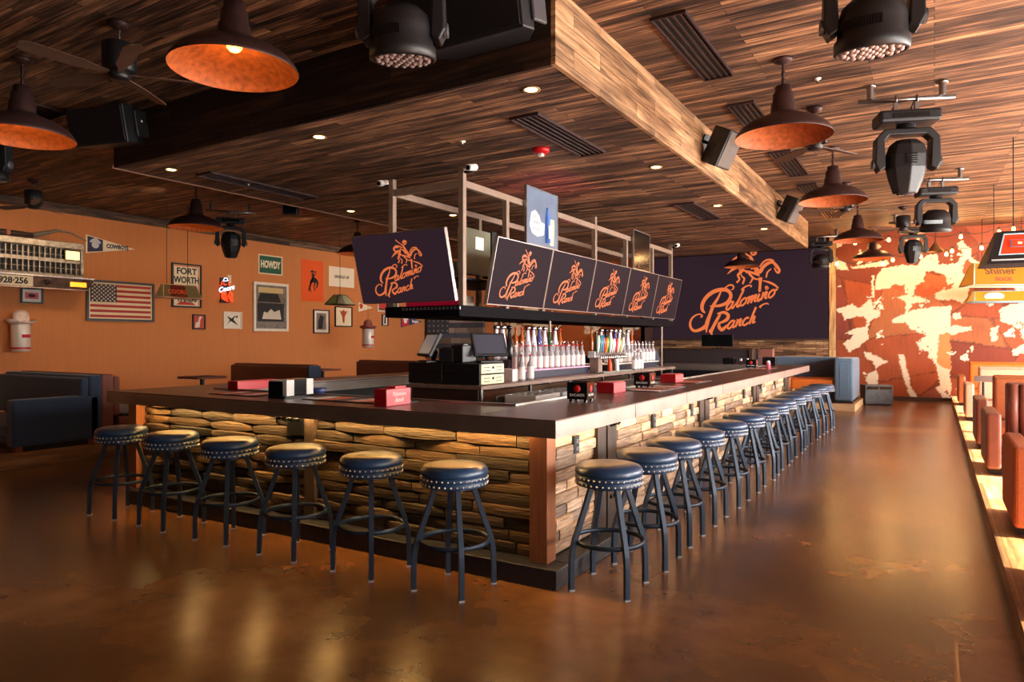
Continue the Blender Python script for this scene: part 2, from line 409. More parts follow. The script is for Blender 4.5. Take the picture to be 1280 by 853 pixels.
# cowhide behind the bar bottles 
wpol = []
rq = random.Random(12)
for i in range(26):
    cx, cz = rq.uniform(-12, -7.4), rq.uniform(.8, 4.0); r = rq.uniform(.12, .45)
    wpol.append(([(cx+r*rq.uniform(.5, 1.5)*math.cos(a*PI/4), cz+r*rq.uniform(.4, 1.2)*math.sin(a*PI/4)) for a in range(8)], WH, True))
cow_wall('wall_back', -12.3, -7.2, 19.0, 0, CZ, wpol, .06, seed=21, warp=.12)
struct('wall_back', MB().box(-7.45, -2.25, 20.0, 20.2, 0, CZ), mat('dark_paint', (40,30,36), .7))
struct('trim_7', MB().box(-7.24, -7.2, 19.0, 20.0, 0, CZ), M_darkwood)
W_rec = wood('reclaimed_blocks', 0, 2, [(58,38,28),(112,78,54),(164,122,86),(206,168,124)], .07, .5, .006, grain=1.0)
struct('trim_8', MB().box(-7.2, -2.3, 19.90, 20.0, 0, 1.53), W_rec)
struct('trim_9', MB().box(-2.36, -2.20, 19.88, 20.0, 0, CZ), wood('post_wood', 2, 0, [(120,84,50),(176,132,86),(212,170,118),(232,200,150)], .2, 2, .003))
struct('trim_10', MB().box(-7.2, -2.36, 19.86, 19.98, 1.51, 1.56), M_darkwood)
struct('baseboard_back', MB().box(-2.2, 4.6, 19.96, 20.0, 0, .1), mat('dark_base', (66,44,34), .5))
# right wall with tall windows, out of frame, for the daylight
wr = MB(); wr.box(4.6, 4.8, -3.5, 20.2, -.1, .7); wr.box(4.6, 4.8, -3.5, 20.2, 2.755, CZ+.1)
for yy in (-3.5, -.2, 2.9, 6.0, 9.1, 12.2, 15.3, 18.4): wr.box(4.6, 4.8, yy, yy+.22, .7, 2.755)
struct('wall_right', wr, mat('pale_wall', (196,170,140), .8))
struct('wall_front_blocker', MB().box(-15.3, 4.8, -3.7, -3.5, -.1, CZ+.1), mat('front_blocker_dark', (30,22,18), .8))  # unseen dark wall, added so the bar's front faces stay dark
# platforms
struct('floor_platform', MB().box(.37, 4.6, 1.0, 19.95, 0, .15), W_plat)
struct('trim_11', MB().box(.355, .37, .98, 19.95, 0, .151), W_platf)
struct('floor_platform', MB().box(-15.1, -9.23, 1.0, 16.5, 0, .15), W_plat)
struct('trim_12', MB().box(-9.23, -9.215, 1.0, 16.5, 0, .151), W_platf)
struct('floor_platform', MB().box(-6.2, -1.45, 16.3, 19.9, 0, .15), W_plat)
struct('trim_13', MB().box(-6.2, -1.44, 16.285, 16.30, 0, .151), mat('riser_pale', (206,170,128), .5, var=.1, vscale=3, stretch=(1, 1, 8)))
struct('trim_14', MB().box(-1.45, -1.435, 16.30, 19.9, 0, .151), mat('riser_pale', (206,170,128), .5))
# ================================================================ BAR
bar = thing('bar_counter', 'long dark-topped bar with barrel-stave sides wrapping the middle of the room', 'bar counter', B(-1.76, 3.34), BR)
def bl(x, y): return (x+1.76, y-3.34)          # bar-local
bx0, bx1, by0, by1 = -6.12, -1.76, 3.34, 13.15  # countertop
lx = lambda x: x+1.76
ly = lambda y: y-3.34
TD = .64
M_top = mat('bar_top_laminate', (94,70,62), .34, var=.12, vscale=3, stretch=(1, 6, 1), bump=.03, bscale=60, coat=.1)
ct = MB()
def ring(mb, o0, o1, z0, z1):   # four butted runs
    X0, X1, Y0, Y1 = lx(bx0)+o0, lx(bx1)-o0, ly(by0)+o0, ly(by1)-o0
    d = TD-o1-o0
    mb.box(X0, X1, Y0, Y0+d, z0, z1); mb.box(X0, X1, Y1-d, Y1, z0, z1)
    mb.box(X1-d, X1, Y0+d, Y1-d, z0, z1); mb.box(X0, X0+d, Y0+d, Y1-d, z0, z1)
ring(ct, 0, 0, 1.062, 1.07); ct.build('countertop', M_top, bar)
ce = MB(); ring(ce, .001, .001, .968, 1.0618)
for k in range(1, 7): ce.box(lx(bx1)-.0015, lx(bx1)+.0012, ly(by0)+k*1.22-.0015, ly(by0)+k*1.22+.0015, .969, 1.061)
ce.build('counter_edge', M_edge, bar)['label'] = 'grey metal-clad counter edge'
rl = MB(); X0, X1, Y0, Y1 = lx(bx0)+TD, lx(bx1)-TD, ly(by0)+TD, ly(by1)-TD
rl.box(X0-.03, X1+.03, Y0-.03, Y0, 1.0702, 1.082); rl.box(X1, X1+.03, Y0, Y1, 1.0702, 1.082); rl.box(X0-.03, X0, Y0, Y1, 1.0702, 1.082); rl.box(X0, X1, Y1, Y1+.03, 1.0702, 1.082)
rl.build('inner_rail', M_edge, bar)
# carcass
cx0, cx1, cy0, cy1 = -6.42, -2.10, 3.87, 12.75+.55
cs = MB(); cs.box(lx(cx0), lx(cx1), ly(cy0), ly(cy0)+.06, .12, .966); cs.box(lx(cx1)-.06, lx(cx1), ly(cy0)+.06, ly(by1)-.3, .12, .966)
cs.box(lx(bx0)+.1, lx(bx0)+.16, ly(cy0)+.06, ly(by1)-.3, .12, .966); cs.box(lx(bx0)+.16, lx(cx1)-.06, ly(by1)-.36, ly(by1)-.3, .12, .966)
cs.build('carcass', mat('carcass_black', (20,17,16), .7), bar)
inn = MB()
inn.box(lx(bx0)+.58, lx(bx0)+.62, ly(by0)+TD-.02, ly(by1)-TD+.02, .1, .966); inn.box(lx(bx0)+.62, lx(bx1)-.62, ly(by1)-TD+.0, ly(by1)-TD+.04, .1, .966)
inn.build('inner_fascia', mat('inner_black', (26,26,32), .4), bar)
pl = MB(); px1 = lx(-1.93); pl.box(lx(-6.42), px1, ly(3.68), ly(3.86), 0, .12); pl.box(lx(-2.11), px1, ly(3.86), ly(12.95), 0, .12)
pl.build('plinth', mat('black_plinth', (34,33,38), .4, var=.3, vscale=20, bump=.2, bscale=25), bar, bev=.006)
M_post = mat('fir_post', (136,80,46), .5, var=.16, vscale=6, stretch=(12, 12, .6), bump=.1, bscale=20)
for (x, y) in ((-2.11, 3.79), (-6.46, 3.79), (-2.11, 12.82)):
    MB().box(lx(x)-.05, lx(x)+.075, ly(y)-.03, ly(y)+.09, .12, .967).build('corner_post', M_post, bar, bev=.003)
# barrel-stave cladding
M_stave = mat('barrel_stave', (140,100,66), .6, attr=True, var=.5, vscale=3, stretch=(2, 2, 22), bump=.5, bscale=5, spec=.35)
def stave(mb, u0, u1, z, h, face, base, bulge, n=9, taper=.2, lift=0.0):
    """face 'x' runs along x at depth y=base (outwards -y); face 'y' runs along y at x=base (outwards +x)"""
    vs = []; fs = []
    for i in range(n+1):
        t = -1+2*i/n; u = u0+(u1-u0)*i/n
        hh = h*(1-taper*abs(t)**2.5)/2; o = bulge*(1-t*t)+lift
        for (dz, do) in ((-1, -.014), (-.86, .003), (.0, .006), (.86, .003), (1, -.014)):
            q = o+do+.02
            vs.append((u, base-q, z+dz*hh) if face == 'x' else (base+q, u, z+dz*hh))
        vs.append((u, base-max(o, 0)*0+.0, z-hh) if face == 'x' else (base, u, z-hh)); vs.append((u, base, z+hh) if face == 'x' else (base, u, z+hh))
    m = 7
    order = [5, 0, 1, 2, 3, 4, 6]
    for i in range(n):
        for a, b in zip(order, order[1:]+order[:1]):
            q = (i*m+a, (i+1)*m+a, (i+1)*m+b, i*m+b); fs.append(q if face == 'x' else q[::-1])
    fs.append(tuple(order)[::-1] if face == 'x' else tuple(order)); fs.append(tuple(n*m+q for q in order) if face == 'x' else tuple(n*m+q for q in order)[::-1])
    mb.add(vs, fs, False)
tones = [(150,110,70),(128,92,60),(172,132,86),(108,76,50),(140,104,74),(90,64,44),(160,124,90)]
fr = MB(); rows = 11; rh = (.965-.125)/rows
for r_ in range(rows):
    u = lx(-6.40)-R.uniform(0, .3)
    while u < lx(-2.17):
        L_ = R.uniform(.42, .66); a = max(u, lx(-6.395)); b = min(u+L_-.01, lx(-2.165))
        up = r_/rows
        if b-a > .08:
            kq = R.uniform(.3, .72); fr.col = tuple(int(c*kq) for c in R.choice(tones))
            left = max(0, min(1, (lx(-2.9)-a)/1.6+(.4 if r_ > 8 else 0)))
            stave(fr, a, b, .125+rh*(r_+.5), rh*R.uniform(.94, 1.08), 'x', ly(cy0), R.choice((.03, .05, .01))*(.1+.9*left), taper=R.uniform(.1, .6)*(.05+.95*left), lift=R.uniform(0, .014))
        u += L_
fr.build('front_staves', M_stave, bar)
sd = MB()
for r_ in range(rows):
    u = ly(3.93)-R.uniform(0, .2)
    while u < ly(12.78):
        L_ = R.uniform(.22, .5); a = max(u, ly(3.93)); b = min(u+L_-.008, ly(12.79))
        if b-a > .05:
            kq = R.uniform(.6, 1.1); sd.col = tuple(min(235, int(c*kq*w_+52)) for c, w_ in zip(R.choice(tones), (1, 1.02, 1.08)))  # side tones lifted and greyed; daylight wash put into the colour
            stave(sd, a, b, .125+rh*(r_+.5), rh*.985, 'y', lx(cx1), 0.0, n=2, taper=R.uniform(.0, .03), lift=R.choice((0, .004, .01, .02)))
        u += L_
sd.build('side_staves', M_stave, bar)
# bolted brackets / weathered uprights with two hooks each, and outlets
M_bolt = M_blackm
def upright(x, y, face):
    m = MB(); h = MB(); p = MB()
    if face == 'x':
        m.box(x, x+.11, y-.07, y, .12, .966); p.box(x-.19, x-.005, y-.075, y, .76, .966)
        for q in (.05, .13):
            h = MB(); h.tube([(x-.19+q, y-.075, .885), (x-.19+q, y-.11, .885), (x-.19+q+.012, y-.125, .90)], .009, 8); h.cyl((x-.19+q, y-.087, .885), .018, .012, 12, 'y'); h.build('bag_hook', M_blackm, bar)
    else:
        m.box(x, x+.06, y, y+.15, .12, .966); p.box(x, x+.07, y+.16, y+.33, .12, .966)
        for q in (.055, .12):
            h = MB(); h.tube([(x+.07, y+.16+q, .885), (x+.105, y+.16+q, .885), (x+.12, y+.16+q, .90)], .009, 8); h.cyl((x+.07, y+.16+q, .885), .018, .012, 12, 'x'); h.build('bag_hook', M_blackm, bar)
            h = MB(); h.cyl((x+.07, y+.16+q, .35), .016, .012, 12, 'x'); h.build('bolt', M_blackm, bar)
    o = m.build('upright', mat('grey_upright', (62,46,36), .6, var=.3, vscale=8, stretch=(6, 6, .8), bump=.2), bar, bev=.003)
    p.build('hook_plate', mat('hook_plate_metal', (70,54,46), .45, .2, var=.3, vscale=14) if face == 'y' else M_blackm, bar, bev=.002)
upright(lx(-4.20), ly(3.87), 'x')
for y in (4.55, 7.2, 9.85, 12.4): upright(lx(-2.10), ly(y), 'y')
for y in (4.18, 5.75, 6.9, 7.85, 9.3, 10.4, 11.5):
    o = MB(); o.box(lx(-2.10)+.03, lx(-2.10)+.052, ly(y), ly(y)+.08, .745, .865)
    f = o.build('outlet', mat('outlet_black', (38,40,46), .35), bar, bev=.003)
    s = MB()
    for z in (.775, .825): s.box(lx(-2.10)+.052, lx(-2.10)+.056, ly(y)+.02, ly(y)+.06, z-.014, z+.014)
    s.build('socket', mat('outlet_face', (96,98,104), .4), f)
M_led = mat('led_strip', (255,200,110), .5, emit=(255,178,84), estr=9)
MB().box(lx(-6.1), lx(-2.2), ly(3.79), ly(3.805), .955, .966).build('light_strip', M_led, bar)
MB().box(lx(-2.02), lx(-2.005), ly(3.95), ly(12.7), .957, .966).build('light_strip', M_led, bar)
# ================================================================ STOOLS
def make_stool():
    t = thing('bar_stool', '', 'bar stool', (0,0,0), 0, 'studded bar stools')
    s = MB(); s.lathe([(.001,.758),(.10,.758),(.16,.754),(.19,.745),(.203,.730),(.207,.712),(.205,.700),(.2,.694),(.001,.694)][::-1], 40)
    s.build('seat', M_leather, t)
    b = MB(); b.lathe([(.001,.628),(.19,.628),(.203,.632),(.205,.64),(.205,.660),(.2015,.662),(.205,.664),(.205,.69),(.200,.6935),(.001,.6935)], 40)
    n = b; n.mat = 1
    for zi, z in enumerate((.6455, .678)):
        for k in range(36):
            a = 2*PI*(k+.5*zi)/36; c = Vector((.2045*math.cos(a), .2045*math.sin(a), z))
            vs = []; fs = []
            Mx = Matrix.Translation(c) @ aimrot((math.cos(a), math.sin(a), 0)).to_4x4()
            for (r, h) in ((.0071, -.001), (.0057, .0032), (.0001, .0054)):
                for j in range(6): vs.append(Mx @ Vector((r*math.cos(j*PI/3), r*math.sin(j*PI/3), h)))
            for i in range(2):
                for j in range(6): fs.append((i*6+j, i*6+(j+1) % 6, (i+1)*6+(j+1) % 6, (i+1)*6+j))
            n.add(vs, fs, True)
    n.build('seat_band', [M_leather, M_stud], t)['label'] = 'leather band with two rows of pale nickel nailheads'
    p = MB(); p.cyl((0,0,.608), .12, .02, 24); p.build('swivel_plate', M_legs, t)
    for k in range(4):
        a = PI/4+k*PI/2; d = Vector((math.cos(a), math.sin(a), 0))
        pr = [(.115,.622),(.135,.56),(.165,.47),(.195,.385),(.222,.31),(.238,.25),(.244,.19),(.246,.10),(.246,.006)]
        l = MB(); l.tube([d*r+Vector((0,0,z)) for r, z in pr], .0155, sq=True, up=(-math.sin(a), math.cos(a), 0))
        lg = l.build('leg', M_legs, t, bev=.002, seg=1)
        g = MB(); g.box(-.017,.017,-.017,.017,0,.01); g.T = None
        go = g.build('glide', M_glide, lg); go.location = d*.246; go.rotation_euler.z = a
    f = MB()
    pts = [(.2175*math.cos(2*PI*j/40), .2175*math.sin(2*PI*j/40)) for j in range(40)]
    vs = []; fs = []
    for j in range(40):
        a = 2*PI*j/40
        for (r, z) in ((.206,.277),(.217,.277),(.217,.303),(.206,.303)): vs.append((r*math.cos(a), r*math.sin(a), z))
    for j in range(40):
        k = (j+1) % 40
        for q in range(4): fs.append((j*4+q, k*4+q, k*4+(q+1) % 4, j*4+(q+1) % 4))
    f.add(vs, fs, True); f.build('footrest', M_legs, t)
    return t
stool0 = make_stool()
FW = ['first', 'second', 'third', 'fourth', 'fifth', 'sixth', 'seventh', 'eighth', 'ninth', 'tenth', 'eleventh', 'twelfth', 'thirteenth', 'fourteenth']
fl = ['leftmost navy studded stool along the bar front, beside the left wooden post',
      'second navy studded stool from the left along the dark bar front',
      'third navy studded stool from the left, before the glowing staves',
      'fourth navy studded stool from the left, just below the black hook plate',
      'fifth navy studded stool from the left along the bar front',
      'navy studded stool at the right end of the bar front, left of corner post']
fx = [-6.05, -5.33, -4.60, -3.88, -3.17, -2.50]
first = True
for i, x in enumerate(fx):
    p = B(x, 3.43)
    rz = BR+[.06, -.04, .03, .0, -.05, .0][i]
    if i == 5: stool0.location = p; stool0.rotation_euler.z = rz; stool0['label'] = fl[i]
    else: dup(stool0, p, rz, fl[i])
edges = [803,846,875.5,905,933,954.5,972,984,994,1005.5,1013,1024,1033,1041.6]
ys = [3.92,4.52,5.14,5.82,6.55,7.28,8.0,8.7,9.36,10.1,10.75,11.55,12.25,12.95]
for i, (e, y) in enumerate(zip(edges, ys)):
    # x along the row from the seat's measured right edge
    x = -1.7
    for _ in range(30):
        p = B(x, y); dep = -S_*p.x+C_*p.y; rx = C_*p.x+S_*p.y
        x += (e-(640+FOC*rx/dep+.205*FOC/dep))*dep/FOC/1.0*.8
    x = max(-1.78, min(-1.52, x))
    lab = ['navy studded stool nearest the corner along the daylit right side of the bar'] + ['%s navy studded stool from the corner along the daylit right side' % w for w in FW[1:13]] + ['farthest navy studded stool on the right side, before the orange sofa seat']
    dup(stool0, B(x, y), BR+R.uniform(-.06, .06), lab[i])
# ================================================================ LOGO
def logo_mb(scale=1.0, bold=1.12):
    S = []
    def st(p, w): S.append((p, w))
    st([(182,535),(150,500),(150,440),(190,370),(260,315),(340,287),(420,287),(470,320),(478,370),(440,425),(370,455),(300,462),(238,460)], [12,34,38,38,40,38,36,34,34,34,30,22,8])
    st([(370,300),(330,380),(280,455),(238,560),(206,650),(196,755)], [12,24,34,34,44,6])
    st([(205,672),(150,708),(75,733),(28,718),(3,665),(18,605),(60,565),(112,548),(150,565),(130,586)], [50,34,28,28,26,20,16,13,14,16])
    st([(395,292),(435,252),(478,236),(510,252),(506,282),(485,288)], [16,14,16,16,14,8])
    # a l o m i n o
    G = {'a': [([(.85,.95),(.45,1),(.1,.6),(.1,.15),(.4,0),(.75,.4),(.9,1)], .24), ([(.86,.8),(.8,.3),(.95,.02),(1.2,.2)], .24)],
         'l': [([(-.1,.15),(.4,1.0),(.72,1.9),(.8,2.3)], .18), ([(.72,2.0),(.5,1.2),(.35,.4),(.5,.02),(.85,.2)], .26)],
         'o': [([(.55,1),(.15,.75),(.1,.25),(.4,0),(.8,.3),(.8,.8),(.5,1.0),(.9,.85),(1.1,.95)], .22)],
         'm': [([(0,.95),(.12,.9),(.05,.0)], .24), ([(.1,.35),(.4,.95),(.55,.85),(.5,.0)], .24), ([(.55,.4),(.85,.95),(1.02,.85),(.95,.15),(1.2,.15)], .24)],
         'n': [([(0,.95),(.12,.9),(.05,.0)], .24), ([(.1,.35),(.45,.95),(.62,.85),(.55,.15),(.85,.15)], .24)],
         'i': [([(.2,1),(.12,.3),(.3,0),(.6,.25)], .25)],
         'c': [([(.8,.8),(.55,1),(.15,.7),(.1,.2),(.45,0),(.9,.25)], .24)],
         'h': [([(.45,2.2),(.3,1.3),(.12,.0)], .26), ([(.15,.4),(.5,.95),(.66,.75),(.55,.1),(.9,.2)], .24)]}
    def word(s, x, y, xh, slope, adv):
        for ch in s:
            for pts, w in G[ch]:
                st([(x+(a+b*.28)*xh, y-(a*xh)*slope-b*xh) for a, b in pts], [w*xh]*len(pts))
            x += adv[ch]*xh; y -= adv[ch]*xh*slope
    adv = {'a': 1.2, 'l': .75, 'o': 1.12, 'm': 1.22, 'i': .62, 'n': .9, 'c': .95, 'h': 1}
    word('alomino', 418, 512, 80, .25, adv)
    st([(600,300),(630,270),(680,250),(712,256),(700,272)], [20,16,14,12,8])
    st([(330,540),(360,545),(330,600),(300,650),(262,720),(250,740),(266,780)], [8,20,30,32,34,44,5])
    st([(325,548),(400,533),(450,565),(432,615),(350,650)], [14,28,34,34,16])
    st([(350,640),(345,690),(375,722),(405,705),(440,670)], [20,34,36,30,14])
    word('anch', 432, 716, 80, .2, adv)
    st([(800,490),(830,462),(880,448),(897,462)], [22,14,12,8])
    # horse and rider
    st([(440,118),(500,70),(545,40),(520,10),(510,-20),(545,-45),(600,-30)], [4,26,40,30,34,34,20])
    st([(600,30),(612,75),(585,110),(560,135),(578,180),(545,215)], [40,36,26,22,18,20])
    st([(560,20),(600,140),(632,175),(612,232)], [10,12,18,20])
    st([(665,95),(700,140),(745,180),(800,192)], [16,22,16,12]); st([(725,175),(705,215),(690,225)], [16,14,12])
    st([(700,-60),(720,0),(760,70),(790,120)], [26,40,44,34]); st([(745,90),(800,110),(840,60),(890,25),(940,15),(968,40)], [26,40,34,30,26,18])
    st([(950,20),(985,60),(1012,105),(1000,130),(975,110),(960,75)], [26,30,24,20,14,12]); st([(925,85),(885,120),(872,175)], [12,16,16])
    st([(810,170),(806,240),(800,315)], [40,26,26]); st([(815,310),(790,322)], [14,12])
    st([(835,205),(900,225),(960,255),(1003,292)], [8,20,20,12])
    st([(858,285),(875,268),(895,288),(868,300),(880,262)], [10,14,10,10,8])
    st([(700,-95),(730,-115),(760,-95),(735,-75),(705,-85)], [20,24,22,20,14]); st([(690,-112),(735,-135),(785,-112)], [8,26,8])
    st([(700,-55),(650,-90),(600,-130),(572,-160)], [20,14,12,18]); st([(640,-20),(620,60),(660,120)], [16,12,6])
    st([(515,-30),(560,-58),(620,-50),(680,-25)], [20,30,24,12]); st([(590,62),(640,92),(690,105),(750,128),(800,150)], [12,18,20,22,16]); st([(640,-10),(700,30),(720,80)], [10,26,22])
    st([(800,60),(830,20),(870,-8),(920,-12),(955,5)], [14,16,18,18,14]); st([(545,40),(590,20),(640,30)], [20,30,14])
    mb = MB()
    for p, w in S:
        mb.stroke([((a-530)*scale, -(b-300)*scale) for a, b in p], [v*scale*bold for v in w], y=0, t=.0015)
    return mb
# ---------------- LED wall
z0, z1 = 1.56, 3.95
vw = thing('video_wall', 'huge dark plum screen wall showing the orange ranch logo above the wood blocks', 'screen', (-4.92, 19.98, 0), 0)
m = MB(); m.box(-2.53, 2.53, -.10, -.02, z0, z1); m.build('screen', M_scr, vw)
m = MB(); m.box(-2.54, 2.54, -.0199, 0, z0-.01, z1+.01); m.build('backing', M_blackm, vw)
a = PY(860, 330, 19.88); b = PY(990, 425, 19.88); c = PY(925, 378, 19.88)
sc_ = (b.x-a.x)/1167.0
sz_ = (a.z-b.z)/853.0
lw = logo_mb(1.0)
lw.v = [((x)*sc_, y*1.0, z*sz_) for x, y, z in lw.v]
cen = PY(860+530/8.977, 330+300/8.977, 19.88)
o = lw.build('logo', M_logo, vw); o.location = (cen.x+4.92, -.103, cen.z)
# ---------------- televisions
TW, TH = 1.245, .735
def make_tv(label):
    t = thing('television', label, 'television', group='televisions around the bar frame')
    m = MB(); m.box(-TW/2+.008, TW/2-.008, -.0065, 0, -TH+.01, -.008); m.build('screen', M_scr, t)
    m = MB(); m.box(-TW/2, TW/2, 0, .035, -TH, 0); m.box(-TW/2, TW/2, -.008, 0, -.008, 0); m.box(-TW/2, TW/2, -.008, 0, -TH, -TH+.01)
    m.box(-TW/2, -TW/2+.008, -.008, 0, -TH+.01, -.008); m.box(TW/2-.008, TW/2, -.008, 0, -TH+.01, -.008)
    m.build('bezel', M_silver, t)
    m = MB(); m.box(-.45, .45, .035, .07, -TH+.1, -.12); hb = m.build('rear_housing', M_black, t, bev=.01)
    m = MB(); m.box(-.2, -.16, .07, .12, -.6, -.05); m.box(.16, .2, .07, .12, -.6, -.05); m.box(-.2, .2, .12, .16, -.45, -.35); m.build('wall_bracket', M_blackm, t)
    k = .60/945.0
    lg = logo_mb(1.0, 1.0); lg.v = [(x*k*1.08, y, z*k) for x, y, z in lg.v]
    o = lg.build('logo', M_logo, t); o.location = (-.045, -.0085, -TH/2-.0)
    return t
tv = make_tv('television facing the front of the bar, alone left of the row')
tilt = math.atan2(.19, .72)
tv.rotation_euler = (tilt, 0, 0)
pA = PY(440, 297, 5.43); pB = PY(555, 285, 5.43)
tv.location = ((pA.x+pB.x)/2, 5.43, 2.615)
words = ['nearest television of the row along the right side of the bar', 'second television of the right-side row from the near end', 'middle television of the right-side row',
         'fourth television of the right-side row from the near end', 'farthest television of the right-side row, beside the big screen wall']
for i in range(5):
    c_ = tv.copy(); C.objects.link(c_); c_['label'] = words[i]
    for ch in [o for o in bpy.data.objects if o.parent == tv]:
        d = ch.copy(); C.objects.link(d); d.parent = c_
    c_.location = (-3.955+.028*i*0, 6.19+TW/2+i*(TW+.012), 2.615)
    c_.rotation_euler = (math.atan2(.15, .73), 0, PI/2)
# ---------------- frame that carries them
fr_ = thing('overhead_frame', 'dark steel post and rail frame standing over the bar, carrying the televisions', 'metal frame', (-4.6, 5.8, 0), 0)
def fb(name, x0, x1, y0, y1, z0, z1, m=None):
    MB().box(x0+4.6, x1+4.6, y0-5.8, y1-5.8, z0, z1).build(name, m or mat('brown_steel', (136,116,102), .5, .3, var=.1), fr_)
P = .06
xr, xl = -4.26, -5.22
for y in (5.90, 6.76, 7.62, 9.2, 10.4, 11.6, 12.62): fb('post', xr, xr+P, y, y+P, 1.876, 3.31 if y in (5.90, 9.2, 12.62) else 3.12)
for y in (5.90, 7.62, 9.4, 11.3, 12.62): fb('post', xl, xl+P, y, y+P, 1.876, 3.31 if y in (5.90, 12.62) else 3.12)
fb('rail', xr+.003, xr+P-.003, 5.96, 12.62, 3.12, 3.19); fb('rail', xl+.003, xl+P-.003, 5.96, 12.62, 3.12, 3.19)
fb('rail', xl+P, xr, 5.903, 5.957, 3.12, 3.19); fb('rail', xl+P, xr, 12.623, 12.677, 3.12, 3.19); fb('rail', xl+P, xr, 9.203, 9.257, 3.12, 3.19)
tr = MB(); tr.box(xl+.02+4.6, xr+.07+4.6, .02, 6.95, 1.76, 1.875)
tr.build('shelf_tray', mat('tray_black', (15,13,17), .6, .0, var=.3, vscale=12, spec=.04), fr_)
tr = MB()
for k in range(16): tr.box(-.35+k*.05, -.325+k*.05, .008, .02, 1.83, 1.86)
tr.build('vent_slots', M_silver, fr_)
fb('shelf', xl+P, xr, 5.98, 7.5, 2.16, 2.18, M_black)
fb('accent_strip', xl+.2, xr-.02, 5.962, 5.99, 1.877, 1.95, mat('red_strip', (150,10,40), .4, emit=(170,10,50), estr=.25))
for (x, y) in ((-4.25, 7.9), (-4.25, 12.2), (-5.0, 7.9), (-5.0, 12.2)):
    MB().cyl((x+4.6, y-5.8, .0), .018, 1.758, 14).build('support_pole', mat('brown_steel', (136,116,102)), fr_)
# ================================================================ ISLAND / BACK BAR
M_grey = mat('weathered_top', (120,96,84), .5, var=.2, vscale=4, stretch=(8, 1, 1), bump=.1)
isl = thing('back_bar_cabinet', 'brown back bar cabinet island with open rack shelf inside the bar', 'cabinet', (-3.84, 5.1, 0), .006)
def ib(name, x0, x1, y0, y1, z0, z1, m, bev=.003): return MB().box(x0+3.84, x1+3.84, y0-5.1, y1-5.1, z0, z1).build(name, m, isl, bev=bev)
ib('body', -4.2, -3.62, 5.12, 10.5, 0, .93, M_darkwood); ib('end_panel', -4.22, -3.47, 5.10, 5.13, .93, 1.06, M_darkwood)
ib('top', -4.24, -3.42, 5.08, 10.55, 1.065, 1.10, M_grey)
ib('shelf', -4.2, -3.44, 5.13, 10.5, .932, .95, M_steel)
for y in (5.11, 6.0, 6.9, 7.8, 8.7, 9.6, 10.46): ib('shelf_divider', -3.47, -3.44, y, y+.03, .95, 1.065, M_steel)
ib('riser', -4.15, -3.66, 6.2, 7.85, 1.10, 1.18, mat('riser_blueblack', (36,42,58), .3)); ib('riser', -4.15, -3.66, 8.6, 10.4, 1.10, 1.18, mat('riser_blueblack', (36,42,58), .3))
ib('lit_shelf', -4.14, -3.64, 6.2, 7.85, 1.181, 1.192, mat('pink_lit_shelf', (230,160,190), .4, emit=(255,120,160), estr=.25))
ib('lit_shelf', -4.14, -3.64, 8.6, 10.4, 1.181, 1.192, mat('white_lit_shelf', (220,214,200), .4, emit=(255,220,170), estr=.35))
ib('upper_step', -4.15, -3.92, 6.2, 7.85, 1.193, 1.30, M_gloss); ib('upper_step', -4.15, -3.92, 8.6, 10.4, 1.193, 1.30, M_gloss)
# sinks & glass racks
sk = thing('ice_sink', 'stainless ice bin and speed rail between island and right counter', 'sink', (-3.2, 5.3, 0), .006)
m = MB(); m.box(-.22, .18, 0, 3.6, .08, .90); m.box(-.22, -.2, 0, 3.6, .90, 1.0); m.box(.16, .18, 0, 3.6, .90, .93)
m.build('bin', M_steel, sk, bev=.004)
for sx in (-.18, .14):
    for sy in (.05, 3.5): MB().cyl((sx, sy, 0), .02, .08, 10).build('leg', M_steel, sk)
def rack(x, y, lab, col):
    t = thing('glass_rack', lab, 'rack', (x, y, .9005), .006, 'glass racks in the ice bin')
    m = MB()
    m.box(-.16, .16, -.24, .24, 0, .012); m.box(-.16, -.148, -.24, .24, .012, .11); m.box(.148, .16, -.24, .24, .012, .11); m.box(-.148, .148, -.24, -.228, .012, .11); m.box(-.148, .148, .228, .24, .012, .11)
    for k in range(1, 4): m.box(-.148, .148, -.24+k*.12, -.235+k*.12, .012, .08)
    m.build('tray', mat('rack_'+lab.split()[0], col, .5), t)
    g = MB()
    for i in range(2):
        for k in range(4): g.lathe([(.03, .0125), (.038, .12), (.036, .12), (.028, .02)], 10, (-.07+i*.14, -.18+k*.12, 0))
    g.build('tumblers', M_glass, t)['kind'] = 'stuff'
rack(-3.20, 5.62, 'white rack of upturned tumblers nearest the bar corner', (226,226,226)); rack(-3.2, 6.15, 'grey rack of tumblers in the middle of the ice bin', (190,194,204)); rack(-3.2, 6.68, 'blue rack of tumblers behind the black napkin caddy', (90,110,150))
# ---- cash drawers and terminals
def drawer(x, y, z, lab, front, rz=0):
    t = thing('cash_drawer', lab, 'cash drawer', (x, y, z), rz, 'cash drawers')
    MB().box(-.2, .2, -.2, .2, .003, .098).build('case', mat('drawer_black', (18,18,20), .4), t, bev=.004)
    m = MB(); m.box(.2005, .215, -.19, .19, .008, .092); f = m.build('front', front, t, bev=.002)
    m = MB(); m.cyl((.215, 0, .06), .012, .008, 12, 'x'); m.build('lock', M_blackm, f)
    m = MB()
    for a, b in ((-.15, -.05), (.05, .15)): m.box(.2155, .2175, a, b, .06, .066); m.box(.2155, .2175, a, b, .03, .036)
    m.build('slots', M_blackm, f)
    f = MB()
    for a in (-.17, .17):
        for b in (-.17, .17): f.cyl((a, b, 0), .012, .003, 8)
    f.build('rubber_feet', M_black, t)
M_beige = mat('beige_front', (206,196,160), .5)
drawer(-3.68, 5.34, 1.10, 'lower black cash drawer with beige front at the right of the island end', M_beige)
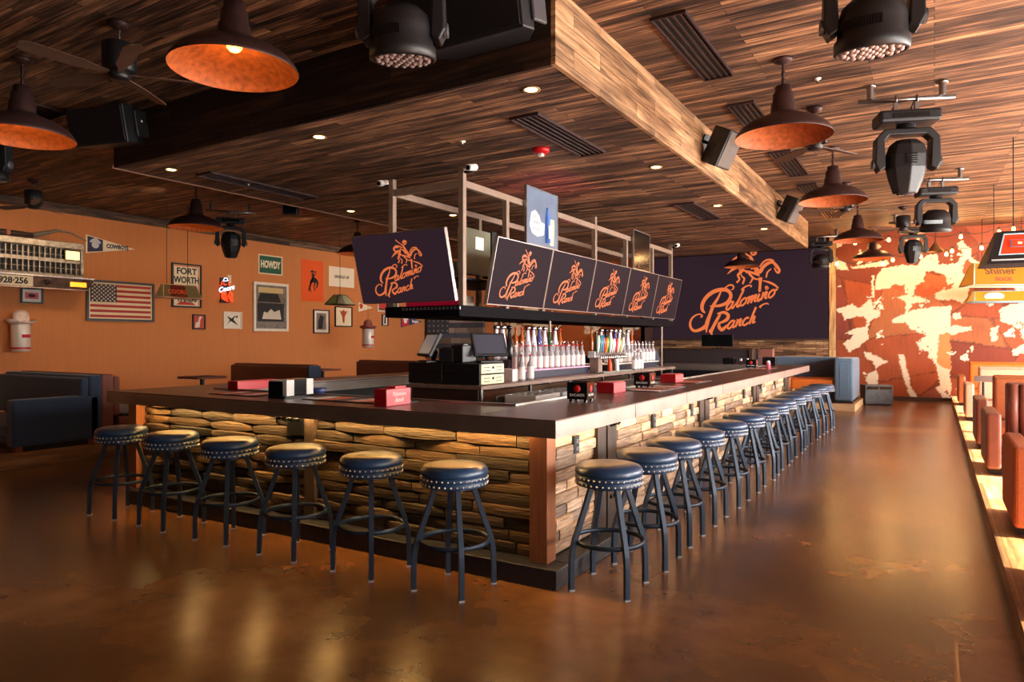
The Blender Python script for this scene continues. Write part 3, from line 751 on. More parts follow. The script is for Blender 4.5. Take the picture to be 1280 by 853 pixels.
drawer(-3.68, 5.34, 1.198, 'upper black cash drawer with beige front at the right of the island end', M_beige)
drawer(-4.10, 5.34, 1.10, 'lower all-black cash drawer at the left of the island end', M_gloss)
drawer(-4.10, 5.34, 1.198, 'upper all-black cash drawer at the left of the island end', M_gloss)
def terminal(x, y, z, rz, lab, scr, rear=False):
    t = thing('register_terminal', lab, 'point of sale terminal', (x, y, z), rz, 'register terminals')
    MB().box(-.11, .11, -.09, .09, 0, .02).build('base', M_black, t, bev=.004)
    m = MB(); m.tube([(0, .02, .02), (0, .05, .10), (0, .0, .17)], .022, 10); m.build('stand', M_black, t)
    m = MB(); m.T = Matrix.Translation((0, -.02, .17)) @ Matrix.Rotation(math.radians(-28), 4, 'X')
    m.box(-.17, .17, -.012, .018, -.12, .12); h = m.build('display_housing', M_black, t, bev=.004)
    m2 = MB(); m2.T = m.T; m2.box(-.15, .15, -.0135, -.0125, -.10, .10); m2.build('display', scr, t)
    return t
M_dim = mat('dim_display', (60,62,74), .15, emit=(70,60,66), estr=.3)
M_greyd = mat('grey_display', (130,130,140), .2, emit=(150,140,140), estr=.35)
terminal(-4.12, 5.26, 1.296, -.55, 'grey-screened register terminal leaning back at the left end of the island', M_greyd)
terminal(-3.62, 5.50, 1.296, .95, 'register terminal with dark screen above the beige cash drawers', M_dim)
terminal(-3.80, 10.35, 1.10, 1.0, 'register terminal at the far end of the back bar, past the bright bottles', M_dim)
def printer(x, y, z, rz, lab, h=.14):
    t = thing('receipt_printer', lab, 'printer', (x, y, z), rz, 'receipt printers')
    m = MB(); m.box(-.075, .075, -.1, .1, 0, h); m.build('case', M_black, t, bev=.012)
    m = MB(); m.box(-.055, .055, -.06, .02, h, h+.004); m.build('paper_door', M_gloss, t)
printer(-3.92, 5.3, 1.296, .2, 'black receipt printer between the two island terminals'); printer(-3.78, 5.32, 1.296, -.1, 'taller black receipt printer just left of the right terminal', .17)
t = tag(MB().box(-.09, .09, -.09, .09, 0, .12).build('card_box', mat('cream_box', (222,196,190), .5), None, bev=.004), 'pale cream box on the back bar between the right terminal and first red-topped bottles', 'box'); t.location = (-3.66, 5.95, 1.10)
# ---- bottles
def make_bottle(kind, h, body, prof, stop, spr, cap_z):
    t = thing('bottle', '', 'bottle')
    m = MB(); m.lathe([(.0001, 0)]+[(r, z*h) for r, z in prof]+[(.0001, prof[-1][1]*h)], 12); m.build('body', body, t)
    m = MB(); m.lathe([(r, cap_z*h+z*h) for r, z in spr], 10); m.build('stopper', stop, t)
    if kind == 'pourer':
        m = MB(); m.tube([(0, 0, h*1.0), (0, 0, h*1.1), (.02, 0, h*1.17)], .004, 6); m.build('spout', M_chrome, t)
        m = MB(); m.lathe([(.0378, .02), (.0378, .14*h/.26)], 12); m.build('paper_label', mat('bottle_label', (216,204,200), .6), t)
    return t
pf = [(.034,0),(.037,.03),(.037,.55),(.03,.68),(.015,.78),(.014,.97)]
dec = [(.045,0),(.048,.04),(.042,.35),(.028,.6),(.02,.75),(.018,.86)]
slim = [(.024,0),(.026,.03),(.026,.6),(.014,.75),(.012,.95)]
sp1 = [(.0001,-.01),(.017,-.01),(.019,.02),(.016,.04),(.0001,.04)]
spb = [(.0001,-.01),(.014,-.01),(.03,.025),(.036,.06),(.03,.1),(.012,.125),(.0001,.13)]
K = {'clear': make_bottle('pourer', .26, M_frost, pf, M_red, sp1, .97), 'clearwhite': make_bottle('pourer', .26, M_frost, pf, M_white, sp1, .97),
     'ball': make_bottle('ball', .38, mat('pale_ceramic', (206,198,206), .2, coat=.4), dec, M_chrome, spb, .86), 'black': make_bottle('ball', .38, M_gloss, dec, M_gloss, spb, .86),
     'amber': make_bottle('slim', .36, M_amber, slim, M_red, sp1, .95), 'green': make_bottle('slim', .33, M_green, slim, M_chrome, sp1, .95),
     'blue': make_bottle('ball', .38, mat('blue_ceramic', (50,54,120), .2, coat=.4), dec, M_chrome, spb, .86)}
BS = {k: (v.copy() if False else v) for k, v in K.items()}
used = set()
ords = ['first', 'second', 'third', 'fourth', 'fifth', 'sixth', 'seventh', 'eighth', 'ninth', 'tenth', 'eleventh', 'twelfth', 'thirteenth', 'fourteenth', 'fifteenth', 'sixteenth']
def put(k, x, y, z, lab, grp):
    if k in used: dup(K[k], (x, y, z), R.uniform(0, 6), lab, grp)
    else:
        used.add(k); K[k].location = (x, y, z); K[k]['label'] = lab; K[k]['group'] = grp
for i in range(12):
    put('clear', -3.72+.0*i, 6.27+i*.135, 1.192, '%s red-topped clear bottle from the near end of the pink-lit shelf' % ords[i], 'red-topped bottles on the lit shelf')
for i in range(11):
    put('clear' if i % 3 else 'clearwhite', -3.82, 6.33+i*.14, 1.192, '%s bottle from the near end in the second row of the pink-lit shelf' % ords[i], 'second-row bottles on the pink-lit shelf')
seq = ['ball','ball','black','amber','amber','ball','ball','blue','ball','green','ball','amber']
for i, k in enumerate(seq):
    put(k, -4.03, 6.28+i*.135, 1.30, '%s tall bottle from the near end on the dark upper step, left of the taps' % ords[i], 'tall stoppered bottles on the upper step')
put('clear', -3.55, 6.0, 1.10, 'short red-topped bottle beside the beige drawer, nearer of two', 'bottles beside the cash drawers'); put('clear', -3.55, 6.18, 1.10, 'short red-topped bottle beside the beige drawer, farther of two', 'bottles beside the cash drawers')
for i in range(12):
    put('clearwhite', -3.72, 8.68+i*.145, 1.192, '%s white-topped clear bottle from the taps on the bright shelf' % ords[i], 'white-topped bottles on the bright shelf')
for i in range(11):
    put('clearwhite' if i % 2 else 'clear', -3.82, 8.74+i*.15, 1.192, '%s bottle from the taps in the second row of the bright shelf' % ords[i], 'second-row bottles on the bright shelf')
for i, k in enumerate(['amber','green','ball','black','ball','blue','ball','green','ball','amber']):
    put(k, -4.03, 8.7+i*.165, 1.30, '%s tall bottle from the taps on the far upper step' % ords[i], 'tall bottles on the far upper step')
for i, (y, nm) in enumerate(((9.0, 'nearest'), (9.12, 'middle'), (9.24, 'farthest'))):
    put('clear' if i == 1 else 'clearwhite', -3.52, y, 1.10, '%s of three loose bottles before the bright shelf' % nm, 'loose bottles before the bright shelf')
# ---- beer taps
tp = thing('beer_tap_tower', 'pale beer tap tower with a long row of coloured handles on a square column', 'beer taps', (-3.62, 7.95, 1.10), PI/2)
MB().box(-.06, .06, -.06, .06, 0, .19).build('column', M_grey, tp, bev=.003); MB().box(-.14, .74, -.05, .05, .19, .27).build('manifold', M_steel, tp, bev=.006)
MB().box(.48, .60, -.05, .05, 0, .19).build('column', M_grey, tp, bev=.003)
hc = [(230,226,214),(58,128,120),(52,110,160),(200,40,30),(222,160,40),(28,110,60),(236,230,220),(214,206,190),(196,196,196),(190,30,40),(236,232,224),(150,150,60),(226,214,200),(120,120,130)]
for i in range(14):
    x = -.105+i*.063
    f = MB(); f.tube([(x, -.05, .235), (x, -.10, .225), (x, -.125, .17)], .009, 8); fo = f.build('faucet', M_chrome, tp)
    h = MB(); a = R.uniform(-.02, .02); hh = R.uniform(.15, .21)
    h.tube([(x, -.075, .25), (x+a*.2, -.078, .29), (x+a, -.085, .27+hh*.6), (x+a*1.5, -.088, .27+hh)], [.008, .013, .022, .013], 8)
    h.build('tap_handle', mat('handle_%d' % i, hc[i], .4), tp)
t = thing('drip_tray', 'pale drip tray on the back bar below the beer taps', 'tray', (-3.55, 8.0, 1.10), PI/2)
MB().box(-.18, .78, -.10, .02, 0, .012).build('pan', M_steel, t); MB().box(-.17, .77, -.09, .01, .012, .015).build('grate', mat('mint_mat', (170,196,180), .6), t)
for (y, c_, w) in ((8.15, (214,70,20), 'orange'), (8.38, (226,226,226), 'white')):
    t = thing('squeeze_bottle', '%s cone-tipped squeeze bottle under the beer taps' % w, 'squeeze bottle', (-3.52, y, 1.115), 0, 'squeeze bottles')
    m = MB(); m.lathe([(.0001, 0), (.028, 0), (.03, .01), (.03, .08), (.026, .1)], 12); m.build('body', mat('sq_'+w, c_, .5), t)
    m = MB(); m.lathe([(.026, .1), (.004, .2), (.0001, .2)], 12); m.build('nozzle', mat('sq_'+w, c_, .5), t)
# ================================================================ THINGS ON THE COUNTER
ZC = 1.07
def on(px, py, z=ZC): p = PZ(px, py, z); return (p.x, p.y, z)
def caddy(p, rz, lab):
    t = thing('napkin_caddy', lab, 'napkin caddy', p, rz, 'black napkin caddies')
    m = MB(); w, d = .075, .08
    m.box(-w, w, -d, d, .02, .03); m.box(-w, -w+.006, -d, d, .03, .14); m.box(w-.006, w, -d, d, .03, .14)
    m.box(-w+.006, w-.006, -d, -d+.006, .03, .14); m.box(-w+.006, w-.006, d-.006, d, .03, .14)
    for q in (-.055, .055):
        for r_ in (-.06, .06): m.cyl((q, r_, 0), .012, .02, 8)
    m.build('tray', M_gloss, t, bev=.002)
    n = MB(); n.box(-.06, .06, -.065, .065, .031, .132); n.build('napkins', mat('napkin_dark', (46,42,44), .8), t)
    m = MB(); m.cyl((0, -d-.0025, .095), .026, .002, 20, 'y'); m.build('round_badge', mat('badge_red', (190,26,30), .5), t)
    m = MB(); m.cyl((w+.0005, 0, .095), .026, .002, 20, 'x'); m.build('round_badge', mat('badge_red', (190,26,30), .5), t)
    textobj('lettering', 'BACARDI', .026, mat('badge_white', (225,220,215), .5), t, (0, -d-.0018, .05), ex=.0006)
    textobj('lettering', 'BACARDI', .026, mat('badge_white', (225,220,215), .5), t, (w+.0018, 0, .05), ex=.0006, rot=(0, 0, PI/2))
    return t
caddy(on(726, 502), BR+.1, 'black napkin caddy with round red badges on the right counter, nearest the corner')
caddy(on(806, 485), BR, 'black napkin caddy behind the long red box on the right counter')
caddy(on(940, 461), BR, 'black napkin caddy far down the right counter, by the pink shaker')
cad4 = thing('napkin_caddy', 'black and white napkin holder on the front counter, left of the red card holder', 'napkin caddy', on(367, 497), BR+.1)
M_npk = mat('napkin_grey', (196,192,186), .7)
m = MB(); m.box(-.10, .06, -.16, .16, .0, .02); m.box(-.10, .04, -.16, -.155, .02, .13); m.box(-.105, -.10, -.155, .16, .02, .11); m.build('holder', M_gloss, cad4, bev=.002)
m = MB(); m.box(-.09, .07, -.15, -.07, .021, .14); m.build('napkin_stack', M_npk, cad4)
m = MB(); m.box(-.09, .068, -.068, .065, .021, .14); m.build('dark_divider', M_gloss, cad4, bev=.003)
m = MB(); m.box(-.09, .07, .067, .14, .021, .14); m.build('napkin_stack', M_npk, cad4)
def redbox(p, rz, sx, sy, sz, lab, lid=False, txt=None, name='red_box'):
    t = thing(name, lab, 'box', p, rz, 'red boxes on the counter')
    MB().box(-sx/2, sx/2, -sy/2, sy/2, 0, sz).build('box', mat('red_card', (150,12,20), .4), t, bev=.003)
    m = MB(); m.box(sx/2, sx/2+.0015, -sy/2+.004, sy/2-.004, .004, sz-.004); m.build('pale_side', mat('pink_glossy_card', (206,84,88), .25), t)
    if txt: textobj('lettering', txt, .04, mat('badge_white', (225,220,215), .5), t, (sx/2+.003, 0, sz*.5), ex=.0006, shear=.3, rot=(.0, 0, PI/2))
    if lid: MB().box(-sx/2+.006, sx/2-.006, -sy/2+.006, sy/2-.006, sz, sz+.004).build('lid', mat('lid_pinkred', (190,44,50), .3), t)
    else:
        MB().box(-sx/2+.01, sx/2-.01, -sy*.1, sy*.35, sz, sz+.012).build('card_stack', M_red, t)
    return t
redbox(on(491, 506.5), BR+.06, .10, .27, .115, 'red card holder box with pale script side on the front counter', txt='Palomino\nRanch')
redbox(on(318, 486), BR, .13, .46, .075, 'long red tray box on the left of the front counter', lid=True)
redbox(on(764, 490.5), BR, .155, .26, .085, 'red box on the right counter between two black caddies', lid=True)
redbox(on(840, 478), BR, .16, .27, .085, 'red and pink box on the right counter, farthest of the red boxes', lid=True)
def bmat_(p, rz, sx, sy, lab, cols):
    t = thing('bar_mat', lab, 'bar mat', p, rz, 'mats and menus on the counter')
    MB().box(-sx/2, sx/2, -sy/2, sy/2, 0, .006).build('mat', mat('rubber_mat', (40,34,36), .5), t)
    m = MB(); n = 6
    for k in range(n):
        m.col = cols[k % len(cols)]; a = -sx/2+.015+k*(sx-.03)/n
        m.box(a, a+(sx-.03)/n*.8, -sy/2+.02, sy/2-.02, .006, .0075)
    m.build('printed_pattern', mat('mat_print', (200,120,90), .5, attr=True, var=.1), t)
cc = [(214,206,200),(206,90,40),(60,60,80),(222,170,150),(170,60,40)]
bmat_(B(-3.55, 3.72, ZC), BR, .85, .3, 'patterned bar mat on the front counter, between napkin holder and red card holder', cc)
bmat_(B(-4.75, 3.70, ZC), BR, .55, .3, 'dark patterned bar mat on the front counter behind the napkin holder', cc[::-1])
bmat_(B(-2.10, 6.0, ZC), BR+PI/2, .75, .3, 'patterned bar mat under the long red box on the right counter', cc)
bmat_(B(-2.14, 7.2, ZC), BR+PI/2, .6, .28, 'patterned bar mat by the farthest red box on the right counter', cc[1:])
bmat_(B(-2.14, 11.0, ZC), BR+PI/2, .8, .28, 'pale bar mat far down the right counter under a napkin caddy', cc[::-1])
t = thing('shaker', 'pink shaker by the far napkin caddy on the right counter', 'shaker', B(-2.05, 10.95, 1.0775)); m = MB(); m.lathe([(.0001, 0), (.03, 0), (.032, .09), (.028, .1)], 12); m.build('body', mat('pink_plastic', (222,90,110), .4), t)
m = MB(); m.lathe([(.028, .1), (.022, .125), (.0001, .128)], 12); m.build('cap', M_white, t)
t = thing('plastic_bowl', 'dark blue bowl on the counter right of the black and white napkin holder', 'bowl', on(398, 493)); m = MB(); m.lathe([(.0001, 0), (.04, 0), (.07, .05), (.067, .05), (.038, .006), (.0001, .006)], 20); m.build('bowl', mat('blue_bowl', (40,52,100), .4), t)
m = MB(); m.lathe([(.0001, .035), (.05, .036), (.06, .04)], 14); m.build('garnish', mat('garnish_orange', (214,110,40), .6), t)
# left run and far run objects
def smallbox(p, s, lab, m_, rz=0):
    t = thing('napkin_box', lab, 'box', p, rz, 'small dark boxes on the far counters')
    MB().box(-s[0]/2, s[0]/2, -s[1]/2, s[1]/2, 0, s[2]).build('case', m_, t, bev=.003)
    m = MB(); m.box(-s[0]/2+.01, s[0]/2-.01, -s[1]/2+.01, s[1]/2-.01, s[2], s[2]+.006); m.build('top', M_blackm, t)
smallbox(B(-5.8, 8.35, ZC), (.3, .2, .16), 'black square caddy on the left counter by the blue bench end', M_gloss)
smallbox(B(-3.05, 12.75, ZC), (.2, .16, .12), 'small black caddy on the far counter, beside two steel shakers', M_gloss)
smallbox(B(-2.35, 12.75, ZC), (.22, .2, .14), 'black caddy on the far right corner of the counter', M_gloss)
for k, nm in ((0, 'left'), (1, 'right')):
    t = thing('steel_shaker', '%s of the pair of steel shakers on the far counter' % nm, 'shaker', B(-2.86+k*.11, 12.8, ZC), 0, 'steel shakers'); m = MB(); m.lathe([(.0001, 0), (.025, 0), (.025, .1), (.02, .12)], 12); m.build('body', M_chrome, t)
    m = MB(); m.lathe([(.02, .12), (.018, .14), (.0001, .145)], 12); m.build('cap', M_blackm, t)
# signs on the overhead frame
sg = thing('beer_sign', 'pale chalk-style sign with blue bottle and yellow glass hung on the frame above the televisions', 'sign', (-4.155, 7.15, 2.80), PI/2)
MB().box(-.0, .78, 0, .03, -.12, .56).build('panel', mat('chalk_blue', (86,98,118), .3, var=.2, vscale=5, emit=(100,110,126), estr=.5), sg)
m = MB(); m.box(-.012, 0, -.004, .03, -.132, .572); m.box(.78, .792, -.004, .03, -.132, .572); m.box(0, .78, -.004, .03, .56, .572); m.box(0, .78, -.004, .03, -.132, -.12); m.build('frame', M_silver, sg)
m = MB(); m.lathe([(.0001, 0), (.045, 0), (.045, .30), (.02, .38), (.018, .44), (.0001, .44)], 14, (.50, -.002, -.07)); m.build('bottle_picture', mat('pic_blue', (70,110,190), .4), sg)
sg.children if False else None
m = MB(); m.prism([(.575, -.09), (.665, -.09), (.68, .24), (.565, .24)], -.006, 0); m.build('glass_picture', mat('pic_cream', (232,220,150), .4), sg)
m = MB(); m.prism([(.5-.04, -.02), (.5+.04, -.02), (.5+.04, .14), (.5-.04, .14)], -.049, -.047); m.build('bottle_label', M_white, sg)
m = MB(); m.prism([(.06,.10),(.10,.26),(.20,.30),(.30,.24),(.34,.17),(.44,.16),(.42,.02),(.34,.0),(.24,-.02),(.12,.01)], -.003, -.0005); m.build('chalk_cloud', mat('chalk_white', (190,192,194), .6), sg)
m = MB()
for k_, z_ in enumerate((.22, .15, .07)): m.stroke([(.12+j*.028, z_+(.018 if j % 2 else -.018)) for j in range(8 if k_ else 5)], .009, y=-.0045, t=.001)
m.build('chalk_scribble', mat('chalk_blue', (86,98,118)), sg)
s2 = thing('small_monitor', 'small dark monitor hung on the frame above the fourth television', 'monitor', (-4.155, 10.6, 2.80), PI/2)
MB().box(0, .72, 0, .03, -.12, .50).build('panel', M_gloss, s2)
m = MB(); m.box(-.015, 0, -.004, .03, -.135, .515); m.box(.72, .735, -.004, .03, -.135, .515); m.box(0, .72, -.004, .03, .50, .515); m.box(0, .72, -.004, .03, -.135, -.12); m.build('frame', M_silver, s2)
s3 = thing('back_panel_box', 'pale metal cabinet hung on the left side of the overhead frame', 'metal box', (-5.15, 7.60, 2.35), PI/2)
MB().box(-.32, .28, .0, .12, .02, .62).build('case', mat('putty_metal', (150,146,120), .5), s3, bev=.005)
m = MB(); m.box(-.08, .10, -.004, 0, .36, .52); m.build('lit_window', mat('lit_window', (240,236,220), .4, emit=(255,250,235), estr=.9), s3)
MB().box(.281, .40, -.02, .13, .0, .64).build('side_cover', M_black, s3)
# bar tools on the frame shelf
for k in range(4):
    t = thing('metal_tin', '%s steel tin from the left on the shelf inside the overhead frame' % ords[k], 'tin', (-4.72+k*.085, 6.2, 2.18), 0, 'steel tins on the frame shelf'); m = MB(); m.lathe([(.0001, 0), (.03, 0), (.04, .2), (.037, .2), (.028, .01)], 12); m.build('cup', M_steel, t)
t = thing('box_carton', 'pale carton on the tray between the front and first side television', 'carton', (-4.48, 6.25, 1.876)); MB().box(-.12, .12, -.08, .08, 0, .12).build('carton', mat('carton', (150,140,130), .6), t, bev=.003)
# ================================================================ CEILING FIXTURES
def make_pendant():
    t = thing('pendant_lamp', '', 'pendant lamp', group='rust barn pendant lamps')
    out = [(.455,0),(.458,.006),(.448,.03),(.41,.085),(.32,.15),(.20,.20),(.135,.225),(.118,.25),(.112,.33),(.10,.345),(.096,.43),(.080,.44),(.075,.50),(.03,.51)]
    m = MB(); m.lathe(out, 40); m.build('shade', M_rust, t)
    m = MB(); m.lathe([(.453,.0),(.441,.03),(.403,.082),(.314,.143),(.195,.192),(.10,.215),(.0001,.22)], 40); m.build('inner_lining', M_copper, t)
    m = MB(); m.lathe([(.0001,.14),(.035,.143),(.055,.165),(.055,.185),(.035,.205),(.03,.217)], 16); m.build('bulb', M_bulb, t)
    m = MB(); m.cyl((0, 0, .505), .012, .22, 10)
    for k in range(5): m.tube([(.016*math.cos(a), 0 if k % 2 else .016*math.cos(a), .53+k*.036+.02*math.sin(a)) for a in [j*PI/4 for j in range(8)]], .004, 5, closed=True)
    m.build('chain_rod', M_rust, t)
    m = MB(); m.lathe([(.0001,.715),(.03,.72),(.085,.745),(.095,.77),(.0001,.77)], 24); m.build('canopy', M_rust, t)
    return t
pend = make_pendant()
pl_ = [((293,88), 'large rust barn pendant lamp with glowing orange lining, cut by the top edge'),
       ((28,172), 'rust barn pendant lamp with orange lining at the left edge, below the ceiling fan'),
       ((979,172), 'largest rust barn pendant lamp on the right side, next to the pale beam'),
       ((1041,252), 'second rust barn pendant lamp of the right row, in front of the far ceiling fan'),
       ((1072,301), 'third rust barn pendant lamp of the right row, against the cowhide wall'),
       ((1091,324), 'fourth and lowest rust barn pendant lamp of the right row, among the string bulbs'),
       ((245,285), 'dark barn pendant lamp over the picture wall, beside a black stage light'),
       ((447,318), 'dark barn pendant lamp partly hidden behind the front television'),
       ((927,334), 'copper-toned barn pendant lamp hanging before the big screen wall')]
PEND = []
for i, (q, lab) in enumerate(pl_):
    p = PZ(q[0], q[1], 3.5)
    if i == 8: p = PZ(q[0], q[1], 3.5)
    PEND.append(p.copy())
    if i == 0: pend.location = p; pend['label'] = lab
    else:
        o = dup(pend, p, R.uniform(0, 3), lab)
        if i in (2, 3, 4, 5):
            for ch in bpy.data.objects:
                if ch.parent == o and ch.name.startswith('bulb'): ch.material_slots[0].link = 'OBJECT'; ch.material_slots[0].material = M_bulb_off
# fans
def make_fan():
    t = thing('ceiling_fan', '', 'ceiling fan', group='black ceiling fans')
    m = MB(); m.lathe([(.0001,.0),(.09,0),(.085,-.03),(.05,-.06),(.02,-.075),(.0001,-.075)][::-1], 20); m.build('canopy', M_rust, t)
    m = MB(); m.cyl((0, 0, -.2), .014, .13, 10); m.build('downrod', M_chrome, t)
    m = MB(); m.lathe([(.0001,-.50),(.075,-.50),(.085,-.48),(.09,-.45),(.12,-.44),(.135,-.42),(.135,-.20),(.12,-.19),(.0001,-.19)], 28); m.build('motor', M_black, t)
    for k in range(5):
        a = k*PI*.4; m = MB(); m.T = Matrix.Rotation(a, 4, 'Z') @ Matrix.Translation((0, 0, -.455)) @ Matrix.Rotation(math.radians(14), 4, 'X')
        vs = [(.08,-.025,0),(.18,-.035,0),(.30,-.07,0),(.70,-.075,0),(.76,-.05,0),(.77,.04,0),(.70,.07,0),(.30,.06,0),(.18,.03,0),(.08,.025,0)]
        n = len(vs); vs2 = [(x, y, .008) for x, y, z in vs]
        m.add(vs+vs2, [tuple(range(n))[::-1], tuple(range(n, 2*n))]+[(i, (i+1) % n, (i+1) % n+n, i+n) for i in range(n)])
        m.build('blade', mat('fan_blade', (84,62,50), .45, var=.1), t)
    return t
fan = make_fan()
for i, (p, rz, lab) in enumerate([(PZ(149,28,4.27), .89, 'black ceiling fan between the two glowing barn lamps at the upper left'),
        ((-1.21, 8.87, 4.27), -.17, 'black ceiling fan right of the pale beam, behind the largest right-side pendant'),
        ((-1.33, 13.41, 4.27), .65, 'black ceiling fan farther back, behind the second right-side pendant'),
        ((-13.2, 5.86, 4.27), .9, 'black ceiling fan silhouetted above the wall-hung truck grille'),
        ((-.55, 16.4, 4.27), .1, 'farthest black ceiling fan, its blade showing left of the far stage light')]):
    if i == 0: fan.location = p; fan.rotation_euler.z = rz; fan['label'] = lab
    else: dup(fan, p, rz, lab)
# stage lights
def make_mover(kind):
    t = thing('moving_head_light', '', 'stage light', group='black moving head stage lights')
    m = MB(); m.box(-.29, .29, -.15, .15, -.30, -.17); m.build('base', M_black, t, bev=.03)
    m = MB(); m.box(-.17, .17, -.155, -.15, -.26, -.21); m.build('display_panel', M_gloss, t)
    m = MB(); m.cyl((0, 0, -.34), .09, .045, 20); m.build('pan_bearing', M_blackm, t)
    m = MB(); m.prism([(-.30,-.44),(-.22,-.345),(.22,-.345),(.30,-.44),(.31,-.70),(.27,-.78),(.21,-.74),(.22,-.46),(.17,-.41),(-.17,-.41),(-.22,-.46),(-.21,-.74),(-.27,-.78),(-.31,-.70)], -.07, .07)
    m.build('yoke', M_black, t, bev=.012)
    for s in (-1, 1):
        c = MB(); c.cyl((.30 if s > 0 else -.325, 0, -.69), .05, .025, 18, 'x'); c.build('tilt_cap', mat('cap_grey', (74,74,80), .35), t)
    h = MB()
    if kind == 'beam':
        h.T = Matrix.Translation((0, 0, -.69)) @ Matrix.Rotation(math.radians(6), 4, 'X') @ Matrix.Diagonal((1, .85, 1, 1))
        h.lathe([(.0001,.24),(.10,.235),(.17,.18),(.20,.08),(.20,-.05),(.17,-.17),(.13,-.28),(.12,-.31),(.09,-.315),(.0001,-.30)][::-1], 8, smooth=False); hd = h.build('head', M_black, t, bev=.01)
        l = MB(); l.T = h.T; l.cyl((0, 0, -.325), .085, .02, 20); l.build('lens', mat('lens_glass', (60,60,70), .05, spec=.9), t)
        v = MB(); v.T = h.T
        for k in range(5): v.box(-.05, .05, -.201, -.175, -.02+k*.022, -.01+k*.022)
        v.build('vent_fins', M_gloss, t)
    else:
        h.T = Matrix.Translation((0, 0, -.72)) @ Matrix.Rotation(math.radians(9), 4, 'X')
        h.lathe([(.0001,.20),(.12,.19),(.19,.13),(.215,.04),(.215,-.06),(.235,-.09),(.235,-.16),(.215,-.17),(.205,-.15),(.0001,-.15)][::-1], 28); h.build('head', M_black, t)
        l = MB(); l.T = h.T; l.cyl((0, 0, -.156), .205, .004, 28); l.build('lens_plate', mat('lens_plate', (120,104,104), .25, .4), t)
        g = MB(); g.T = h.T; n = 0
        for ring_, cnt in ((0, 1), (.062, 6), (.122, 12), (.178, 18)):
            for k in range(cnt):
                a = 2*PI*k/cnt; g.lathe([(.0001,-.178),(.016,-.173),(.026,-.157)], 8, (ring_*math.cos(a), ring_*math.sin(a), 0))
        g.build('lens_array', mat('lens_beads', (150,130,126), .15, .2, spec=1.0), t)
        v = MB(); v.T = h.T
        for k in range(20):
            a = -PI*.9+k*.07; v.cbox((.214*math.cos(a), .214*math.sin(a), .0), (.012, .012, .06))
        v.build('vent_fins', M_gloss, t)
    # clamps
    c = MB()
    for s in (-1, 1):
        c.tube([(s*.10+.035*math.cos(a), 0, -.03+.035*math.sin(a)) if False else (s*.10, .035*math.cos(a), -.03+.035*math.sin(a)) for a in [j*PI/6 for j in range(12)]], .010, 6, closed=True)
        c.box(s*.10-.02, s*.10+.02, -.02, .02, -.17, -.065)
        c.tube([(s*.10, .03, -.05), (s*.10+.02, .09, -.06)], .008, 6)
    c.build('clamp', M_steel, t)
    c = MB(); c.tube([(-.05, .03, -.17), (-.11, .07, -.10), (-.02, .12, -.02), (.1, .06, -.02), (.06, .04, -.12)], .008, 6); c.build('cable', M_black, t)
    return t
mb_ = make_mover('beam'); mw_ = make_mover('wash')
def at_depth(px, py, dep):
    d = ray(px, py); return Vector((d[0]*dep, d[1]*dep, CAMH+d[2]*dep))
def place_m(src, first, p, rz, s, lab):
    if first: o = src; o.location = p; o.rotation_euler.z = rz; o['label'] = lab
    else: o = dup(src, p, rz, lab)
    o.scale = (s, s, s); return o
mv = []
p = at_depth(503, 70, 4.55); o = place_m(mw_, True, (p.x, p.y, p.z+.80), .5, .93, 'large black bead-lens stage light at the top, left of the long wedge speaker'); mv.append(o)
p = at_depth(1090, 60, 4.75); o = place_m(mw_, False, (p.x, p.y, p.z+.88), .25, 1.02, 'large black stage light with round bead lens at the top right'); mv.append(o)
o = place_m(mb_, True, (-.26, 8.55, 4.13), .35, 1.04, 'black stage light pointing straight down from a clamp bar, largest on the right ceiling'); mv.append(o)
o = place_m(mw_, False, (.02, 13.1, 4.13), .35, .98, 'black wide stage light with arched yoke before the cowhide wall, right of a fan'); mv.append(o)
o = place_m(mb_, False, (-.40, 17.5, 4.13), .3, .92, 'small black stage light pointing down at the cowhide wall among string bulbs'); mv.append(o)
o = place_m(mw_, False, (-2.42, 18.8, 4.13), .2, .90, 'black stage light hung at the right corner of the big screen wall'); mv.append(o)
o = place_m(mb_, False, (-12.1, 8.95, 4.13), .9, .95, 'black stage light pointing down before the orange wall, right of a barn lamp'); mv.append(o)
o = place_m(mw_, False, (-9.25, 3.62, 4.13), .5, .9, 'black stage light cut by the left edge of the picture, beneath metal clamps'); mv.append(o)
# clamp bars
def bar_(p, L_, rz, lab, stub=True):
    t = thing('lighting_bar', lab, 'pipe', p, rz, 'ceiling lighting bars')
    m = MB(); m.tube([(-L_/2, 0, 0), (L_/2, 0, 0)], .024, 12); m.build('pipe', M_steel, t)
    for x in (-L_/2+.12, L_/2-.12):
        m = MB(); m.cyl((x, 0, .02), .035, CZ-p[2]-.021, 12); m.lathe([(.0001, .0), (.055, 0), (.055, -.02), (.0001, -.02)][::-1], 14, (x, 0, CZ-p[2]-.001)); m.build('mount', M_steel, t)
names_ = ['above the bead-lens light at the top centre', 'above the bead-lens light at the top right', 'over the large downward stage light on the right ceiling', 'over the arched-yoke light before the cowhide wall',
          'over the small light near the string bulbs', 'at the corner of the big screen wall', 'over the light before the orange wall', 'at the left edge of the picture']
for o, nm in zip(mv, names_):
    s = o.scale[0]
    bar_((o.location.x, o.location.y, o.location.z-.03*s), .95, o.rotation_euler.z, 'pale steel clamp bar '+nm)
